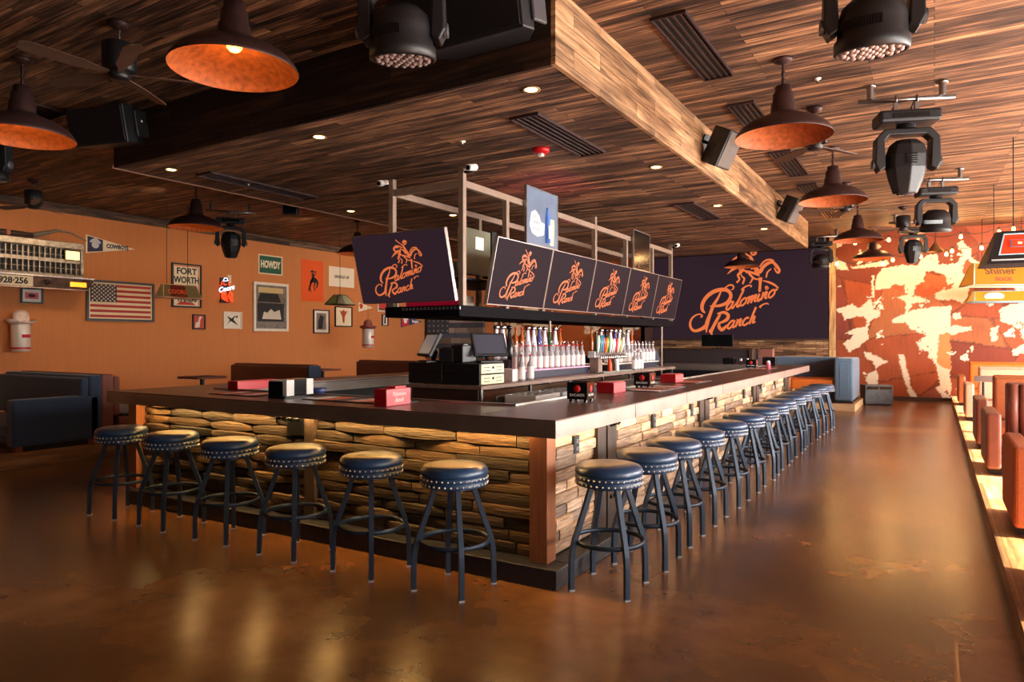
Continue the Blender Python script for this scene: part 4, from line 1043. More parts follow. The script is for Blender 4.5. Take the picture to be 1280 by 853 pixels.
# speakers
def wedge(name, lab, p, rot, w, h, d, mode='box', grp=None):
    t = thing(name, lab, 'speaker', p, 0, grp); t.rotation_euler = rot
    m = MB(); m.prism([(-w/2, -h/2), (w/2, -h/2), (w/2, h/2), (-w/2, h/2)], -d/2, -d/2+.03)
    m = MB(); a = w*.32
    vs = [(-w/2, -d/2), (w/2, -d/2), (w/2, -d*.1), (a, d/2), (-a, d/2), (-w/2, -d*.1)]
    n = 6; v3 = [(x, y, -h/2) for x, y in vs]+[(x, y, h/2) for x, y in vs]
    m.add(v3, [tuple(range(n))[::-1], tuple(range(n, 2*n))]+[(i, (i+1) % n, (i+1) % n+n, i+n) for i in range(n)])
    m.build('cabinet', M_black, t, bev=.015)
    m = MB(); m.box(-w/2+.02, w/2-.02, -d/2-.012, -d/2-.001, -h/2+.02, h/2-.02); m.build('grille', mat('speaker_grille', (92,82,76), .6, bump=.4, bscale=220, var=.1) if name == 'wall_speaker' else M_black, t, bev=.006)
    m = MB(); m.box(-.04, .04, d/2-.03, d/2+.10, -.02, .02); m.box(-.07, .07, d/2+.10, d/2+.12, -.09, .09)
    m.box(-w/2-.012, -w/2-.002, -.03, .03, -.02, .02); m.build('bracket', M_blackm, t)
    return t
sp = wedge('wall_speaker', 'black angled speaker on the pale beam, nearer of two', (-2.28, 8.75, 3.92), (math.radians(28), 0, PI/2-.25), .34, .46, .28, grp='speakers on the beam')
sp = wedge('wall_speaker', 'black angled speaker on the pale beam, farther of two', (-2.28, 13.6, 3.93), (math.radians(28), 0, PI/2-.25), .34, .46, .28, grp='speakers on the beam')
# long speaker on the front fascia and one on the left
t = wedge('wedge_speaker', 'long black wedge speaker on the dark front fascia, left of the beam corner', (-3.03, 4.42, 4.02), (math.radians(12), 0, 0), 1.05, .46, .42)
m = MB(); m.cbox((.54, .02, 0), (.03, .2, .34)); m.build('end_plate', mat('end_plate_grey', (66,64,68), .35), t, bev=.05)
m = MB(); m.cyl((.556, .02, .03), .035, .02, 18, 'x'); m.build('adjust_knob', M_steel, t)
t = wedge('wedge_speaker', 'black wedge speaker on the dark fascia at the left, below the ceiling fan', (-8.15, 4.42, 3.98), (math.radians(12), 0, .25), .82, .42, .4)
m = MB(); m.cbox((.425, .02, 0), (.03, .18, .30)); m.build('end_plate', M_black, t, bev=.04); m = MB(); m.cyl((.44, .02, .03), .03, .02, 18, 'x'); m.build('adjust_knob', M_steel, t)
t = thing('ceiling_speaker', 'small black box speaker below the lowered ceiling, left of the downlights', 'speaker', (-9.24, 8.0, CZ)); t.rotation_euler.z = .7
MB().cyl((0, 0, -.40), .02, .40, 10).build('stem', M_blackm, t); MB().box(-.12, .12, -.11, .11, -.66, -.40).build('cabinet', M_black, t, bev=.02); MB().box(-.1, .1, -.118, -.111, -.64, -.42).build('grille', M_gloss, t)
# vents
def vent(x0, x1, y0, y1, z, lab, grp, m_=None):
    t = thing('air_vent', lab, 'air vent', ((x0+x1)/2, (y0+y1)/2, z), 0, grp)
    a, b = (x1-x0)/2, (y1-y0)/2
    MB().box(-a, a, -b, b, -.008, -.001).build('backing', mat('vent_dark', (16,14,14), .7), t)
    m = MB(); m.box(-a, -a+.015, -b, b, -.03, -.008); m.box(a-.015, a, -b, b, -.03, -.008); m.box(-a+.015, a-.015, -b, -b+.015, -.03, -.008); m.box(-a+.015, a-.015, b-.015, b, -.03, -.008); m.build('frame', m_ or M_rust, t)
    for k in range(4):
        x = -a+(k+1)*(2*a)/5; m = MB(); m.T = Matrix.Translation((x, 0, -.018)) @ Matrix.Rotation(.35, 4, 'Y'); m.box(-.016, .016, -b+.016, b-.016, -.002, .002); m.build('slat', m_ or M_rust, t)
for i, (y0, y1) in enumerate(((5.67, 7.30), (8.22, 9.82), (10.6, 12.3), (13.1, 14.5), (15.6, 17.0))):
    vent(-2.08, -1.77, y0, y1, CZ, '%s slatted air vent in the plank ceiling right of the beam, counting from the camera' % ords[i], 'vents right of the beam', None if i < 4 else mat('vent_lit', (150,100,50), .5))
for i, (y0, y1) in enumerate(((5.68, 7.25), (10.6, 12.2), (15.3, 17.0))): vent(-3.50, -3.18, y0, y1, SZ, '%s slatted air vent in the lowered ceiling, left of the beam' % ['nearest', 'middle', 'farthest'][i], 'vents in the lowered ceiling')
vent(-8.15, -7.83, 5.5, 7.3, SZ, 'dark slatted vent at the left side of the lowered ceiling', 'vents in the lowered ceiling')
vent(-9.4, -8.9, 3.95, 4.35, CZ, 'dark slatted vent beside the left barn lamp', 'vents left')
vent(-10.6, -9.6, 5.9, 6.3, CZ, 'long dark vent with metal edge below the left wedge speaker', 'vents left')
# downlights
M_dl = mat('downlight_lens', (255,230,180), .3, emit=(255,205,120), estr=12)
DL = [((-2.95, 5.15), 'bright recessed downlight nearest the beam corner'), ((-5.55, 5.18), 'recessed downlight in the middle of the dark front of the lowered ceiling'), ((-8.2, 5.2), 'recessed downlight at the left front corner of the lowered ceiling'),
      ((-2.95, 8.26), 'recessed downlight beyond the first, by the pale beam'), ((-2.95, 11.12), 'recessed downlight between the two far vents by the beam'), ((-2.80, 13.9), 'farthest recessed downlight by the beam end'),
      ((-8.28, 8.42), 'recessed downlight over the left side, above the front television'), ((-7.05, 9.6), 'recessed downlight seen between the frame posts')]
for (x, y), lab in DL:
    t = thing('downlight', lab, 'downlight', (x, y, SZ), 0, 'recessed downlights')
    m = MB(); m.lathe([(.055,-.001),(.08,-.001),(.08,-.008),(.055,-.004),(.055,-.001)][::-1], 24); m.build('trim_ring', mat('dl_trim', (160,120,80), .4), t)
    m = MB(); m.cyl((0, 0, -.005), .054, .004, 20); m.build('lens', M_dl, t)
# small ceiling things
t = thing('fire_alarm', 'round red fire alarm strobe on the lowered ceiling', 'alarm', (-3.77, 6.80, SZ)); m = MB(); m.lathe([(.0001,-.055),(.07,-.055),(.095,-.035),(.10,-.001),(.0001,-.001)], 24); m.build('housing', M_red, t)
m = MB(); m.box(-.03, .03, -.03, .03, -.085, -.056); m.build('strobe', M_white, t, bev=.01)
for (x, y, z, lab) in ((-4.35, 6.1, SZ, 'small white sprinkler head on the lowered ceiling above the frame'), (-1.05, 7.9, CZ, 'small sprinkler head on the right ceiling near the clamp bar'), (-8.0, 6.2, SZ, 'small sprinkler head above the left downlight')):
    t = thing('sprinkler_head', lab, 'sprinkler', (x, y, z), 0, 'sprinkler heads'); m = MB(); m.lathe([(.0001,-.012),(.03,-.012),(.035,-.001),(.0001,-.001)], 16); m.cyl((0, 0, -.035), .008, .023, 8); m.build('body', M_white, t); m = MB(); m.cyl((0, 0, -.04), .02, .004, 12); m.build('deflector', M_chrome, t)
for (x, y, z, sx_, lab) in ((xr+P, 5.93, 3.27, 1, 'small white security camera on the tall front right post'), (xl, 5.93, 3.25, -1, 'small security camera by the front left post top'), (xr+P, 12.65, 3.25, 1, 'small security camera near the far end of the frame')):
    t = thing('security_camera', lab, 'camera', (x, y, z), 0, 'security cameras'); MB().box(min(0, sx_*.1), max(0, sx_*.1), -.012, .012, -.012, .012).build('bracket', M_black, t)
    m = MB(); m.tube([(sx_*.1, .05, .05), (sx_*.1, -.08, .02)], .035, 14); m.build('body', M_white, t); m = MB(); m.tube([(sx_*.1, -.08, .02), (sx_*.1, -.09, .018)], .025, 12); m.build('lens', M_gloss, t)
# ================================================================ LEFT WALL DECORATION
WX = -15.1
def frame_box(x0, yt, yb, x1, lab, cat='framed picture', name='picture_frame', fcol=None, face=None, w=.03, depth=.04, grp=None, X_=WX):
    a = PX(x0, yt, X_); b = PX(x0, yb, X_); c = PX(x1, yt, X_)
    W = c.y-a.y; H = a.z-b.z
    t = thing(name, lab, cat, (X_+.001, (a.y+c.y)/2, (a.z+b.z)/2), PI/2, grp)
    if fcol is not None:
        m = MB(); m.box(-W/2, W/2, -depth, 0, H/2-w, H/2); m.box(-W/2, W/2, -depth, 0, -H/2, -H/2+w); m.box(-W/2, -W/2+w, -depth, 0, -H/2+w, H/2-w); m.box(W/2-w, W/2, -depth, 0, -H/2+w, H/2-w)
        m.build('frame', fcol, t)
        i = w
    else: i = 0
    if face: MB().box(-W/2+i, W/2-i, -depth*.4, -.001, -H/2+i, H/2-i).build('picture', face, t)
    return t, W, H, -depth*.4
M_blkf = mat('black_frame', (30,28,32), .35)
M_navy = mat('flag_navy', (34,36,70), .6); M_stripe = mat('flag_red', (168,36,36), .6); M_flagcream = mat('flag_cream', (226,206,170), .6)
# US flag
t, W, H, f = frame_box(107, 349, 401, 192, 'framed red striped flag with navy star field on the orange wall', 'framed flag', 'framed_flag', M_blkf, M_flagcream, .05)
m = MB(); h = (H-.16)/13; x0, x1 = -W/2+.08, W/2-.08; zt = H/2-.08
for k in range(0, 13, 2): m.box(x0, x1, f-.003, f, zt-(k+1)*h, zt-k*h)
m.build('red_stripes', M_stripe, t)
m = MB(); m.box(x0, x0+(x1-x0)*.42, f-.006, f-.003, zt-7*h, zt); m.build('star_field', M_navy, t)
m = MB()
for r_ in range(9):
    for c_ in range(6 if r_ % 2 == 0 else 5):
        cx = x0+(x1-x0)*.42*((c_+(.5 if r_ % 2 == 0 else 1))/6); cz = zt-7*h*(r_+.6)/9.3; pts = []
        for j in range(10):
            rr_ = .028 if j % 2 == 0 else .011; pts.append((cx+rr_*math.sin(j*PI/5), cz+rr_*math.cos(j*PI/5)))
        m.prism(pts, f-.008, f-.006)
m.build('stars', M_flagcream, t)
# generic pictures with simple printed content
def pr(t, name, polys_, m_, y): 
    m = MB()
    for p in polys_: m.prism(p, y-.003, y)
    return m.build(name, m_, t)
M_ink = mat('dark_ink', (40,38,44), .7); M_redink = mat('red_ink', (190,60,50), .6); M_paper = mat('paper_white', (222,214,204), .6, var=.05); M_greyph = mat('photo_grey', (120,112,108), .6, var=.3, vscale=12)
t, W, H, f = frame_box(25, 359.5, 379, 53, 'small black-framed red and white print below the truck grille', face=M_paper, fcol=M_blkf)
pr(t, 'print', [[(-W*.3,-H*.2),(W*.3,-H*.2),(W*.3,H*.2),(-W*.3,H*.2)]], mat('print_pink', (214,96,96), .6), f); pr(t, 'figure', [[(-W*.2,-H*.05),(0,-H*.12),(W*.2,-H*.02),(W*.1,H*.1),(-W*.1,H*.12)]], M_ink, f-.004)
t, W, H, f = frame_box(214, 328, 384, 251, 'black-framed cream text poster, partly behind the hanging red and cream lamp', 'framed poster', 'framed_poster', M_blkf, M_cream, .04)
for i, s_ in enumerate(('FORT', 'WORTH', 'STOCK', 'YARDS')): textobj('lettering', s_, H*.2, M_ink, t, (0, f-.003, H*(.32-.2*i-(.02 if i > 1 else 0))), sx=1.0 if i == 0 else .82, bold=.006)
pr(t, 'cowboy_rope', [[(-W*.35,-H*.44),(W*.3,-H*.44),(W*.2,-H*.38),(-W*.2,-H*.36)]], M_redink, f); pr(t, 'red_border', [[(-W*.42,H*.43),(W*.42,H*.43),(W*.42,H*.455),(-W*.42,H*.455)],[(W*.39,-H*.45),(W*.42,-H*.45),(W*.42,H*.42),(W*.39,H*.42)]], mat('orange_ink', (214,100,50), .6), f)
t, W, H, f = frame_box(240, 393, 412, 256, 'small dark-framed red print with white figure', face=mat('print_red', (190,70,60), .6), fcol=M_blkf)
pr(t, 'white_figure', [[(-W*.3,-H*.38),(W*.05,-H*.35),(W*.1,H*.1),(W*.25,H*.38),(W*.02,H*.35),(-W*.08,H*.0),(-W*.25,-H*.05)]], M_paper, f)
t, W, H, f = frame_box(278.5, 389.5, 411, 301.5, 'pale-framed ink drawing below the neon sign', face=M_paper, fcol=M_paper, w=.03)
pr(t, 'ink_drawing', [[(-W*.3,-H*.25),(-W*.1,-H*.05),(W*.3,-H*.3),(W*.05,H*.05),(W*.15,H*.3),(-W*.05,H*.1),(-W*.3,H*.25),(-W*.15,0)],[(W*.1,H*.2),(W*.3,H*.3),(W*.25,H*.15)]], M_ink, f)
t, W, H, f = frame_box(315.5, 352, 414, 359, 'large white-framed black and white photo of a long building front', face=M_greyph, fcol=M_paper, w=.07, depth=.06)
pr(t, 'dark_buildings', [[(-W*.38,-H*.3),(W*.38,-H*.3),(W*.38,H*.08),(-W*.38,H*.08)],[(-W*.38,H*.1),(W*.3,H*.1),(W*.2,H*.28),(-W*.3,H*.28)]], M_ink, f); pr(t, 'sky_band', [[(-W*.36,H*.29),(W*.36,H*.29),(W*.36,H*.4),(-W*.36,H*.4)]], mat('sepia', (206,180,130), .6), f)
pr(t, 'cattle', [[(-W*.25,-H*.25),(W*.3,-H*.25),(W*.25,-H*.05),(W*.1,-H*.1),(0,-H*.04),(-W*.1,-H*.12),(-W*.2,-H*.1)]], mat('pale_grey', (200,190,176), .6), f-.004)
t, W, H, f = frame_box(391, 387, 417, 411, 'black-framed photo of a standing figure below the saddle banner', face=M_paper, fcol=M_blkf)
pr(t, 'photo_print', [[(-W*.3,-H*.34),(W*.3,-H*.34),(W*.3,H*.36),(-W*.3,H*.36)]], M_greyph, f); pr(t, 'dark_shapes', [[(-W*.2,-H*.3),(W*.05,-H*.3),(W*.15,H*.2),(-W*.05,H*.3),(-W*.18,H*.05)]], M_ink, f-.004)
t, W, H, f = frame_box(418, 383, 408.5, 439.5, 'dark-framed cream print of a red-brown bull figure', face=M_cream, fcol=M_blkf)
pr(t, 'red_figure', [[(-.03,-H*.3),(.03,-H*.3),(.05,H*.02),(.16,H*.3),(.07,H*.26),(0,H*.35),(-.07,H*.26),(-.16,H*.3),(-.06,H*.02)]], mat('brick_ink', (176,70,40), .6), f)
t, W, H, f = frame_box(477, 393, 407.5, 484.5, 'tiny dark-framed picture left of the small red and blue pennant', face=M_paper, fcol=M_blkf, w=.03); pr(t, 'drawing', [[(-W*.15,-H*.3),(W*.15,-H*.3),(W*.1,H*.3),(-W*.1,H*.3)]], M_ink, f)
t, W, H, f = frame_box(471, 374, 389.5, 497, 'wide cream-framed picture with red patch just below the front television', face=M_ink, fcol=M_cream, w=.05); pr(t, 'red_patch', [[(-W*.42,-H*.25),(-W*.05,-H*.3),(-W*.1,H*.3),(-W*.42,H*.3)]], M_redink, f)
# HOWDY flag, banners
t, W, H, f = frame_box(322.5, 317.5, 342, 352.5, 'dark green framed sign reading howdy', 'sign', 'wall_sign', M_cream, mat('sign_green', (16,84,60), .6), .03, .02)
textobj('lettering', 'HOWDY', H*.50, M_cream, t, (0, f-.003, 0), sx=.62, bold=.012)
t, W, H, f = frame_box(376.5, 324, 376, 404, 'orange hanging poster with a dark rider on a bucking horse', 'poster', 'wall_poster', None, mat('poster_orange', (222,86,26), .75), 0, .012)
m = MB()
for p, w in (([(-.15,-.30),(-.08,-.1),(-.02,0),(.1,.02),(.18,-.05),(.15,-.2)], [.03,.05,.12,.14,.08,.03]), ([(0,0),(.02,.12),(.0,.22)], [.1,.09,.06]), ([(-.08,.25),(.0,.27),(.08,.25)], [.03,.07,.03]), ([(.02,.12),(.1,.2),(.13,.3)], .03), ([(-.04,-.02),(-.1,-.18),(-.06,-.32)], [.07,.04,.03]), ([(.1,0),(.06,-.15),(.1,-.28)], [.06,.04,.03])): m.stroke(p, w, y=f-.004, t=.003)
m.build('rider_print', M_ink, t)
t, W, H, f = frame_box(411, 332.5, 357.5, 442.5, 'cream cloth banner with small dark letters, right of the orange poster', 'banner', 'cloth_banner', None, mat('banner_cream', (226,214,196), .85, bump=.2, bscale=6), 0, .012)
textobj('lettering', 'SADDLE UP', H*.2, M_ink, t, (0, f-.003, 0), sx=1.0, bold=.003)
def pennant(x0, yt, yb, x1, ym, lab, cols, txt, hx=.3):
    a = PX(x0, yt, WX); b = PX(x0, yb, WX); c = PX(x1, ym, WX); H = a.z-b.z; W = c.y-a.y
    t = thing('pennant', lab, 'pennant', (WX+.001, a.y, (a.z+b.z)/2), PI/2, 'felt pennants'); zc = c.z-(a.z+b.z)/2
    m = MB(); m.prism([(0, -H/2), (W, zc), (0, H/2)], -.012, 0); m.build('felt', cols[0], t)
    m = MB(); k = hx; m.prism([(.03, -H/2*.86), (W*k, -H/2*(1-k)*.9+zc*k), (W*k, H/2*(1-k)*.9+zc*k), (.03, H/2*.86)], -.014, -.012); m.build('colour_field', cols[1], t)
    m = MB(); cx = W*k*.55
    m.lathe([(.0001, -.0165), (H*.2, -.0165), (H*.2, -.0141)], 9, (cx, 0, 0), False, 'y'); m.stroke([(cx-H*.28, H*.12), (cx, H*.26), (cx+H*.28, H*.1)], [.03, .08, .03], y=-.0175, t=.003); m.build('emblem', cols[2], t)
    if txt: textobj('lettering', txt, H*.3, cols[3], t, (W*(k+.3), -.0125, zc*.6), sx=.8, bold=.006)
pennant(107, 293, 316.5, 168.5, 312, 'cream and navy triangular pennant with a rider emblem on the left wall', (M_cream, M_navy, mat('emblem_grey', (190,190,200), .6), M_navy), 'COWBOYS', .33)
pennant(501, 392.5, 409.5, 527.5, 402.5, 'small red and blue triangular pennant near the wooden flag', (mat('pen_blue', (40,56,110), .7), mat('pen_red', (200,40,44), .7), M_white, M_white), 'Rangers', .36)
pennant(448, 378, 390, 466, 385, 'small white and red pennant just left of the tiny hat lantern', (M_cream, M_white, M_redink, M_redink), '', .3)
# truck grille
a = PX(-14, 286, -14.75); b = PX(96, 312, -14.75)
gt = thing('truck_grille', 'rusty old truck grille with glowing headlight and number plate hung on the orange wall', 'truck grille', (-14.75, 6.05, 2.99), PI/2)
gx1 = 1.37
M_agedchrome = mat('aged_chrome', (160,146,130), .4, .7, var=.35, vscale=14)
m = MB(); m.box(-.45, gx1, -.12, -.02, .33, .47); m.box(-.45, gx1, -.12, -.02, -.23, -.17); m.box(gx1-.07, gx1, -.12, -.02, -.17, .33); m.box(-.45, gx1-.07, -.02, .10, -.23, .40); m.build('shell', M_agedchrome, gt, bev=.02)
MB().box(0, .1, .1, .35, .0, .1).build('wall_mount', M_black, gt); MB().box(.9, 1.0, .1, .35, .0, .1).build('wall_mount', M_black, gt)
m = MB(); m.box(-.44, gx1-.075, -.03, -.0199, -.16, .32); m.build('backing', M_black, gt)
m = MB()
for k in range(19):
    x = -.40+k*.095
    m.box(x, x+.018, -.10, -.03, -.165, .325)
m.box(-.44, gx1-.08, -.115, -.101, .05, .12); m.box(-.44, gx1-.08, -.108, -.101, .19, .20); m.box(-.44, gx1-.08, -.108, -.101, -.07, -.06); m.build('grille_bars', M_agedchrome, gt)
m = MB(); m.box(gx1-.38, gx1-.085, -.135, -.116, .10, .31); hl = m.build('headlight_bezel', M_chrome, gt, bev=.01)
m = MB(); m.box(gx1-.36, gx1-.105, -.15, -.135, .12, .29); m.build('headlight_glass', mat('headlight', (255,236,190), .2, emit=(255,205,130), estr=1.6), gt, bev=.01)
m = MB(); m.prism([(-.45,-.47),(gx1+.02,-.47),(gx1+.12,-.30),(gx1+.12,-.26),(-.45,-.26)], -.24, -.05); m.build('bumper', mat('rusty_bumper', (84,60,50), .45, .5, var=.4, vscale=10), gt, bev=.015)
m = MB(); m.box(-.45, gx1+.13, -.255, -.04, -.262, -.235); m.box(-.45, gx1+.03, -.25, -.235, -.49, -.47); m.build('chrome_strip', M_chrome, gt)
m = MB(); m.box(gx1-.33, gx1-.03, -.255, -.241, -.42, -.33); m.build('marker_light', mat('amber_marker', (255,190,60), .3, emit=(255,170,40), estr=1.3), gt)
m = MB(); m.box(-.30, .38, -.258, -.242, -.465, -.275); m.build('number_plate', M_cream, gt, bev=.008)
textobj('lettering', '928·256', .155, M_ink, gt, (.05, -.26, -.372), sx=.95, bold=.006)
m = MB(); m.cyl((.62, -.26, -.36), .05, .02, 14, 'y'); m.box(.52, .72, -.25, -.241, -.4, -.33); m.build('tow_hook', M_rust, gt)
t = thing('exhaust_hose', 'dark hose wrapped in pale tape lying along the top of the truck grille', 'hose', (-14.75, 6.05, 3.46), PI/2)
m = MB(); m.tube([(-.4,-.05,.05),(.0,-.05,.06),(.25,-.05,.055),(.45,-.05,.05)], .055, 12); m.build('thick_hose', mat('hose_dark', (60,40,34), .6), t)
m = MB(); m.tube([(.0,-.05,.06),(.07,-.05,.06)], .06, 12); m.build('tape_band', mat('hose_tape', (190,120,80), .6), t)
m = MB(); m.tube([(.45,-.05,.05),(.65,-.05,.12),(.9,-.04,.21),(1.15,-.03,.20),(1.45,-.03,.07)], [.05,.045,.03,.02,.015], 10); m.build('thin_hose', mat('hose_grey', (120,104,92), .6, var=.3, vscale=30), t)
# beer-can lanterns with hats
def can(px_, yt, yb, w, lab, X_, mirror=False):
    a = PX(px_, yt, X_); b = PX(px_, yb, X_); H = a.z-b.z; r = H*w
    t = thing('can_lantern', lab, 'hanging ornament', (X_, a.y, b.z), PI/2+.2, 'hat-topped can ornaments')
    m = MB(); m.lathe([(.0001, 0), (r*.85, 0), (r, .03), (r, H*.64), (r*.88, H*.69), (.0001, H*.69)], 24); m.build('can', mat('can_white', (222,212,204), .35, .2), t)
    m = MB(); m.lathe([(r*1.004, .05), (r*1.004, H*.11)], 24); m.build('red_band', M_red, t)
    m = MB(); m.lathe([(.0001,0),(r*.5,0)], 12, (0, 0, 0)) if False else m.box(-r*.5, r*.5, -r*1.03, -r*.9, H*.34, H*.42); m.build('red_label', M_red, t, bev=.005)
    h = MB(); prf = [(r*1.7, H*.72), (r*1.2, H*.68), (r*.95, H*.69), (r*.95, H*.80), (r*.85, H*.93), (r*.5, H*1.0), (.0001, H*.97)]
    vs = []; fs = []; n = 24
    for (rr_, z) in prf:
        for j in range(n):
            aa = 2*PI*j/n; up = .07*H*(math.cos(aa)**2)*(1 if rr_ > r*1.3 else 0); vs.append((rr_*math.cos(aa), rr_*.75*math.sin(aa), z+up))
    for i in range(len(prf)-1):
        for j in range(n): fs.append((i*n+j, i*n+(j+1) % n, (i+1)*n+(j+1) % n, (i+1)*n+j))
    h.add(vs, fs, True); o = h.build('hat', mat('hat_%d' % px_, (214,190,178) if px_ < 100 else (110,50,44), .5, var=.35, vscale=9), t)
    md = o.modifiers.new('s', 'SOLIDIFY'); md.thickness = .012
    return t
can(26, 388, 440, .20, 'large white and red can ornament with a pale cowboy hat on the left wall', -14.85)
t = can(460, 400, 434.5, .21, 'small white and red can ornament with a brown cowboy hat, hanging below the front television', -13.5)
m = MB(); m.cyl((0, 0, t.scale[0]*0+.55), .004, 1.9, 6); m.build('hanging_wire', M_black, t)
# neon sign
na = PX(266, 346, WX); nb = PX(293, 379, WX)
t = thing('neon_sign', 'glowing red and white neon sign with script word and rider on the orange wall', 'neon sign', (WX+.001, (na.y+nb.y)/2, (na.z+nb.z)/2), PI/2)
m = MB(); m.box(-.12, .12, -.04, 0, .02, .30); m.box(-.12, .13, -.05, -.0, -.32, -.24); m.box(-.1, -.08, -.03, 0, -.3, .3); m.box(.1, .12, -.03, 0, -.3, .3); m.build('frame', M_black, t)
NW = mat('neon_white', (230,236,255), .4, emit=(215,225,255), estr=1.6); NR = mat('neon_red', (255,80,30), .4, emit=(255,50,16), estr=3)
m = MB()
def nt_(mb, pts, r=.011): mb.tube([(x, -.07, z) for x, z in pts], r, 6)
o = textobj('white_script', 'Coors', .17, NW, t, (.02, -.07, .03), ex=.006, shear=.3, bold=.004, sx=1.05, rot=(0, -.25, 0))
m = MB(); nt_(m, [(-.07,.22),(-.03,.29),(.03,.30),(.08,.24),(.0,.22),(-.07,.22)]); m.build('white_hat_tube', NW, t)
m = MB(); nt_(m, [(-.1,.20),(-.12,.12),(-.16,.09)]); nt_(m, [(.09,.21),(.10,.13)]); nt_(m, [(-.06,.17),(-.03,.12),(.03,.14)])
nt_(m, [(-.14,-.06),(-.1,-.12),(-.03,-.08),(0,-.16),(.05,-.24),(.08,-.12),(.14,-.04),(.2,-.1),(.17,-.2),(.22,-.26)]); nt_(m, [(-.12,-.15),(-.08,-.22),(0,-.26),(.08,-.28)]); nt_(m, [(.1,-.15),(.12,-.22),(.2,-.28)]); nt_(m, [(-.05,-.13),(-.1,-.05),(-.02,-.02)])
m.build('red_tube', NR, t)
t = tag(MB().box(-.05, .05, -.015, 0, -.1, .1).build('switch_plate', M_cream), 'small cream switch plate by the top of the neon sign', 'switch'); q = PX(286.5, 349, WX); t.location = (WX+.001, q.y, q.z); t.rotation_euler.z = PI/2
# pool-table lamps hanging left
def pool_lamp(p, rz, L_, W_, H_, lab, cols, wires, txt=None, tcol=None, tsize=.1, frame=M_cream, inset=.3, glow=.5, cz=CZ, topw=.35):
    t = thing('billiard_lamp', lab, 'hanging lamp', p, rz)
    k = topw; a, b = L_/2, W_/2; ta, tb = a-inset, b*k
    def q(u0, u1, v0, v1, side):   # quad on the slanted front/back, u along -1..1, v 0..1 height
        s = -1 if side == 'f' else 1
        def pt(u, v, o=0): return ((a+(ta-a)*v)*u, s*(b+(tb-b)*v+o), H_*v)
        vs = [pt(u0, v0), pt(u1, v0), pt(u1, v1), pt(u0, v1)]+[pt(u0, v0, .008), pt(u1, v0, .008), pt(u1, v1, .008), pt(u0, v1, .008)]
        return vs, [(0,1,2,3)[::-1],(4,5,6,7),(0,1,5,4),(1,2,6,5),(2,3,7,6),(3,0,4,7)]
    for i, (u0, u1, c) in enumerate(cols):
        m = MB()
        for s in 'fb': m.add(*q(u0, u1, .0, 1, s))
        m.build('glass_panel', mat('lampglass_%d%d%d' % tuple(c), tuple(int(v*.6) for v in c), .35, emit=c, estr=glow), t)
    c = cols[-1][2]
    for s in (-1, 1):
        m = MB(); m.add([(s*a, -b, 0), (s*a, b, 0), (s*ta, tb, H_), (s*ta, -tb, H_), (s*(a-.01), -b, 0), (s*(a-.01), b, 0), (s*(ta-.01), tb, H_), (s*(ta-.01), -tb, H_)], [(0,1,2,3),(7,6,5,4),(0,4,5,1),(1,5,6,2),(2,6,7,3),(3,7,4,0)])
        m.build('end_panel', mat('lampglass_%d%d%d' % tuple(c), c, .35, emit=c, estr=glow), t)
    m = MB()
    for s in (-1, 1):
        m.tube([(-a, s*b, 0), (a, s*b, 0)], .014, 6); m.tube([(-ta, s*tb, H_), (ta, s*tb, H_)], .012, 6)
        for e in (-1, 1): m.tube([(e*a, s*b, 0), (e*ta, s*tb, H_)], .012, 6)
        m.tube([(s*a, -b, 0), (s*a, b, 0)], .014, 6)
    m.build('lead_frame', frame, t)
    for x in wires: MB().cyl((x, 0, H_), .006, cz-p[2]-H_, 6).build('hanging_wire', M_blackm, t)
    if txt:
        for s_, col_, sz_, u, v in txt:
            ang = math.atan2(b-tb, H_)
            textobj('lettering', s_, sz_, col_, t, (u, -(b+(tb-b)*v)-.014, H_*v), ex=.001, rot=(-ang, 0, 0), bold=.003)
    return t
q = PX(223, 373, -13.0)
pool_lamp((-13.0, q.y, q.z), PI/2-.0, .82, .30, .26, 'small red and cream stained-glass lamp hung before the framed text poster', [(-1,-.62,(120,96,60)), (-.58,.25,(110,26,12)), (.3,1,(130,104,62))], (-.25, .2), [('COORS', mat('lamp_txt', (190,80,40), .5), .12, -.1, .45)], inset=.06, glow=.15, frame=mat('lead_pinkish', (180,140,110), .5))
q = PX(425, 381, -13.0)
pool_lamp((-13.0, q.y, q.z), PI/2, .64, .42, .24, 'dark leaded billiard lamp on a single wire, right of the orange poster', [(-1,-.1,(50,42,20)), (-.08,1,(120,120,66))], (0,), None, frame=M_black, inset=.17, glow=.12)
# hanging signs right
def sign_lamp(): pass
q = at_depth(1262, 331, 9.3)
t = thing('hanging_sign', 'black-framed red lamp sign hanging nearest at the right edge', 'hanging lamp sign', (q.x+.35, q.y+.2, q.z), .12)
m = MB(); m.prism([(-.68,0),(.68,0),(.42,.45),(-.42,.45)], -.30, -.27) if False else None
sg2 = MB(); A_, B_, a_, b_, H_ = .66, .34, .50, .10, .46
sg2.add([(-A_,-B_,0),(A_,-B_,0),(A_,B_,0),(-A_,B_,0),(-a_,-b_,H_),(a_,-b_,H_),(a_,b_,H_),(-a_,b_,H_)], [(0,1,5,4),(1,2,6,5),(2,3,7,6),(3,0,4,7),(4,5,6,7)])
sg2.build('hood', M_black, t)
def slant(u0, u1, v0, v1, o):
    def pt(u, v, oo): return (u*(A_+(a_-A_)*v), -(B_+(b_-B_)*v)-oo, H_*v)
    return [pt(u0,v0,o), pt(u1,v0,o), pt(u1,v1,o), pt(u0,v1,o), pt(u0,v0,o-.006), pt(u1,v0,o-.006), pt(u1,v1,o-.006), pt(u0,v1,o-.006)], [(0,1,2,3),(7,6,5,4),(0,4,5,1),(1,5,6,2),(2,6,7,3),(3,7,4,0)]
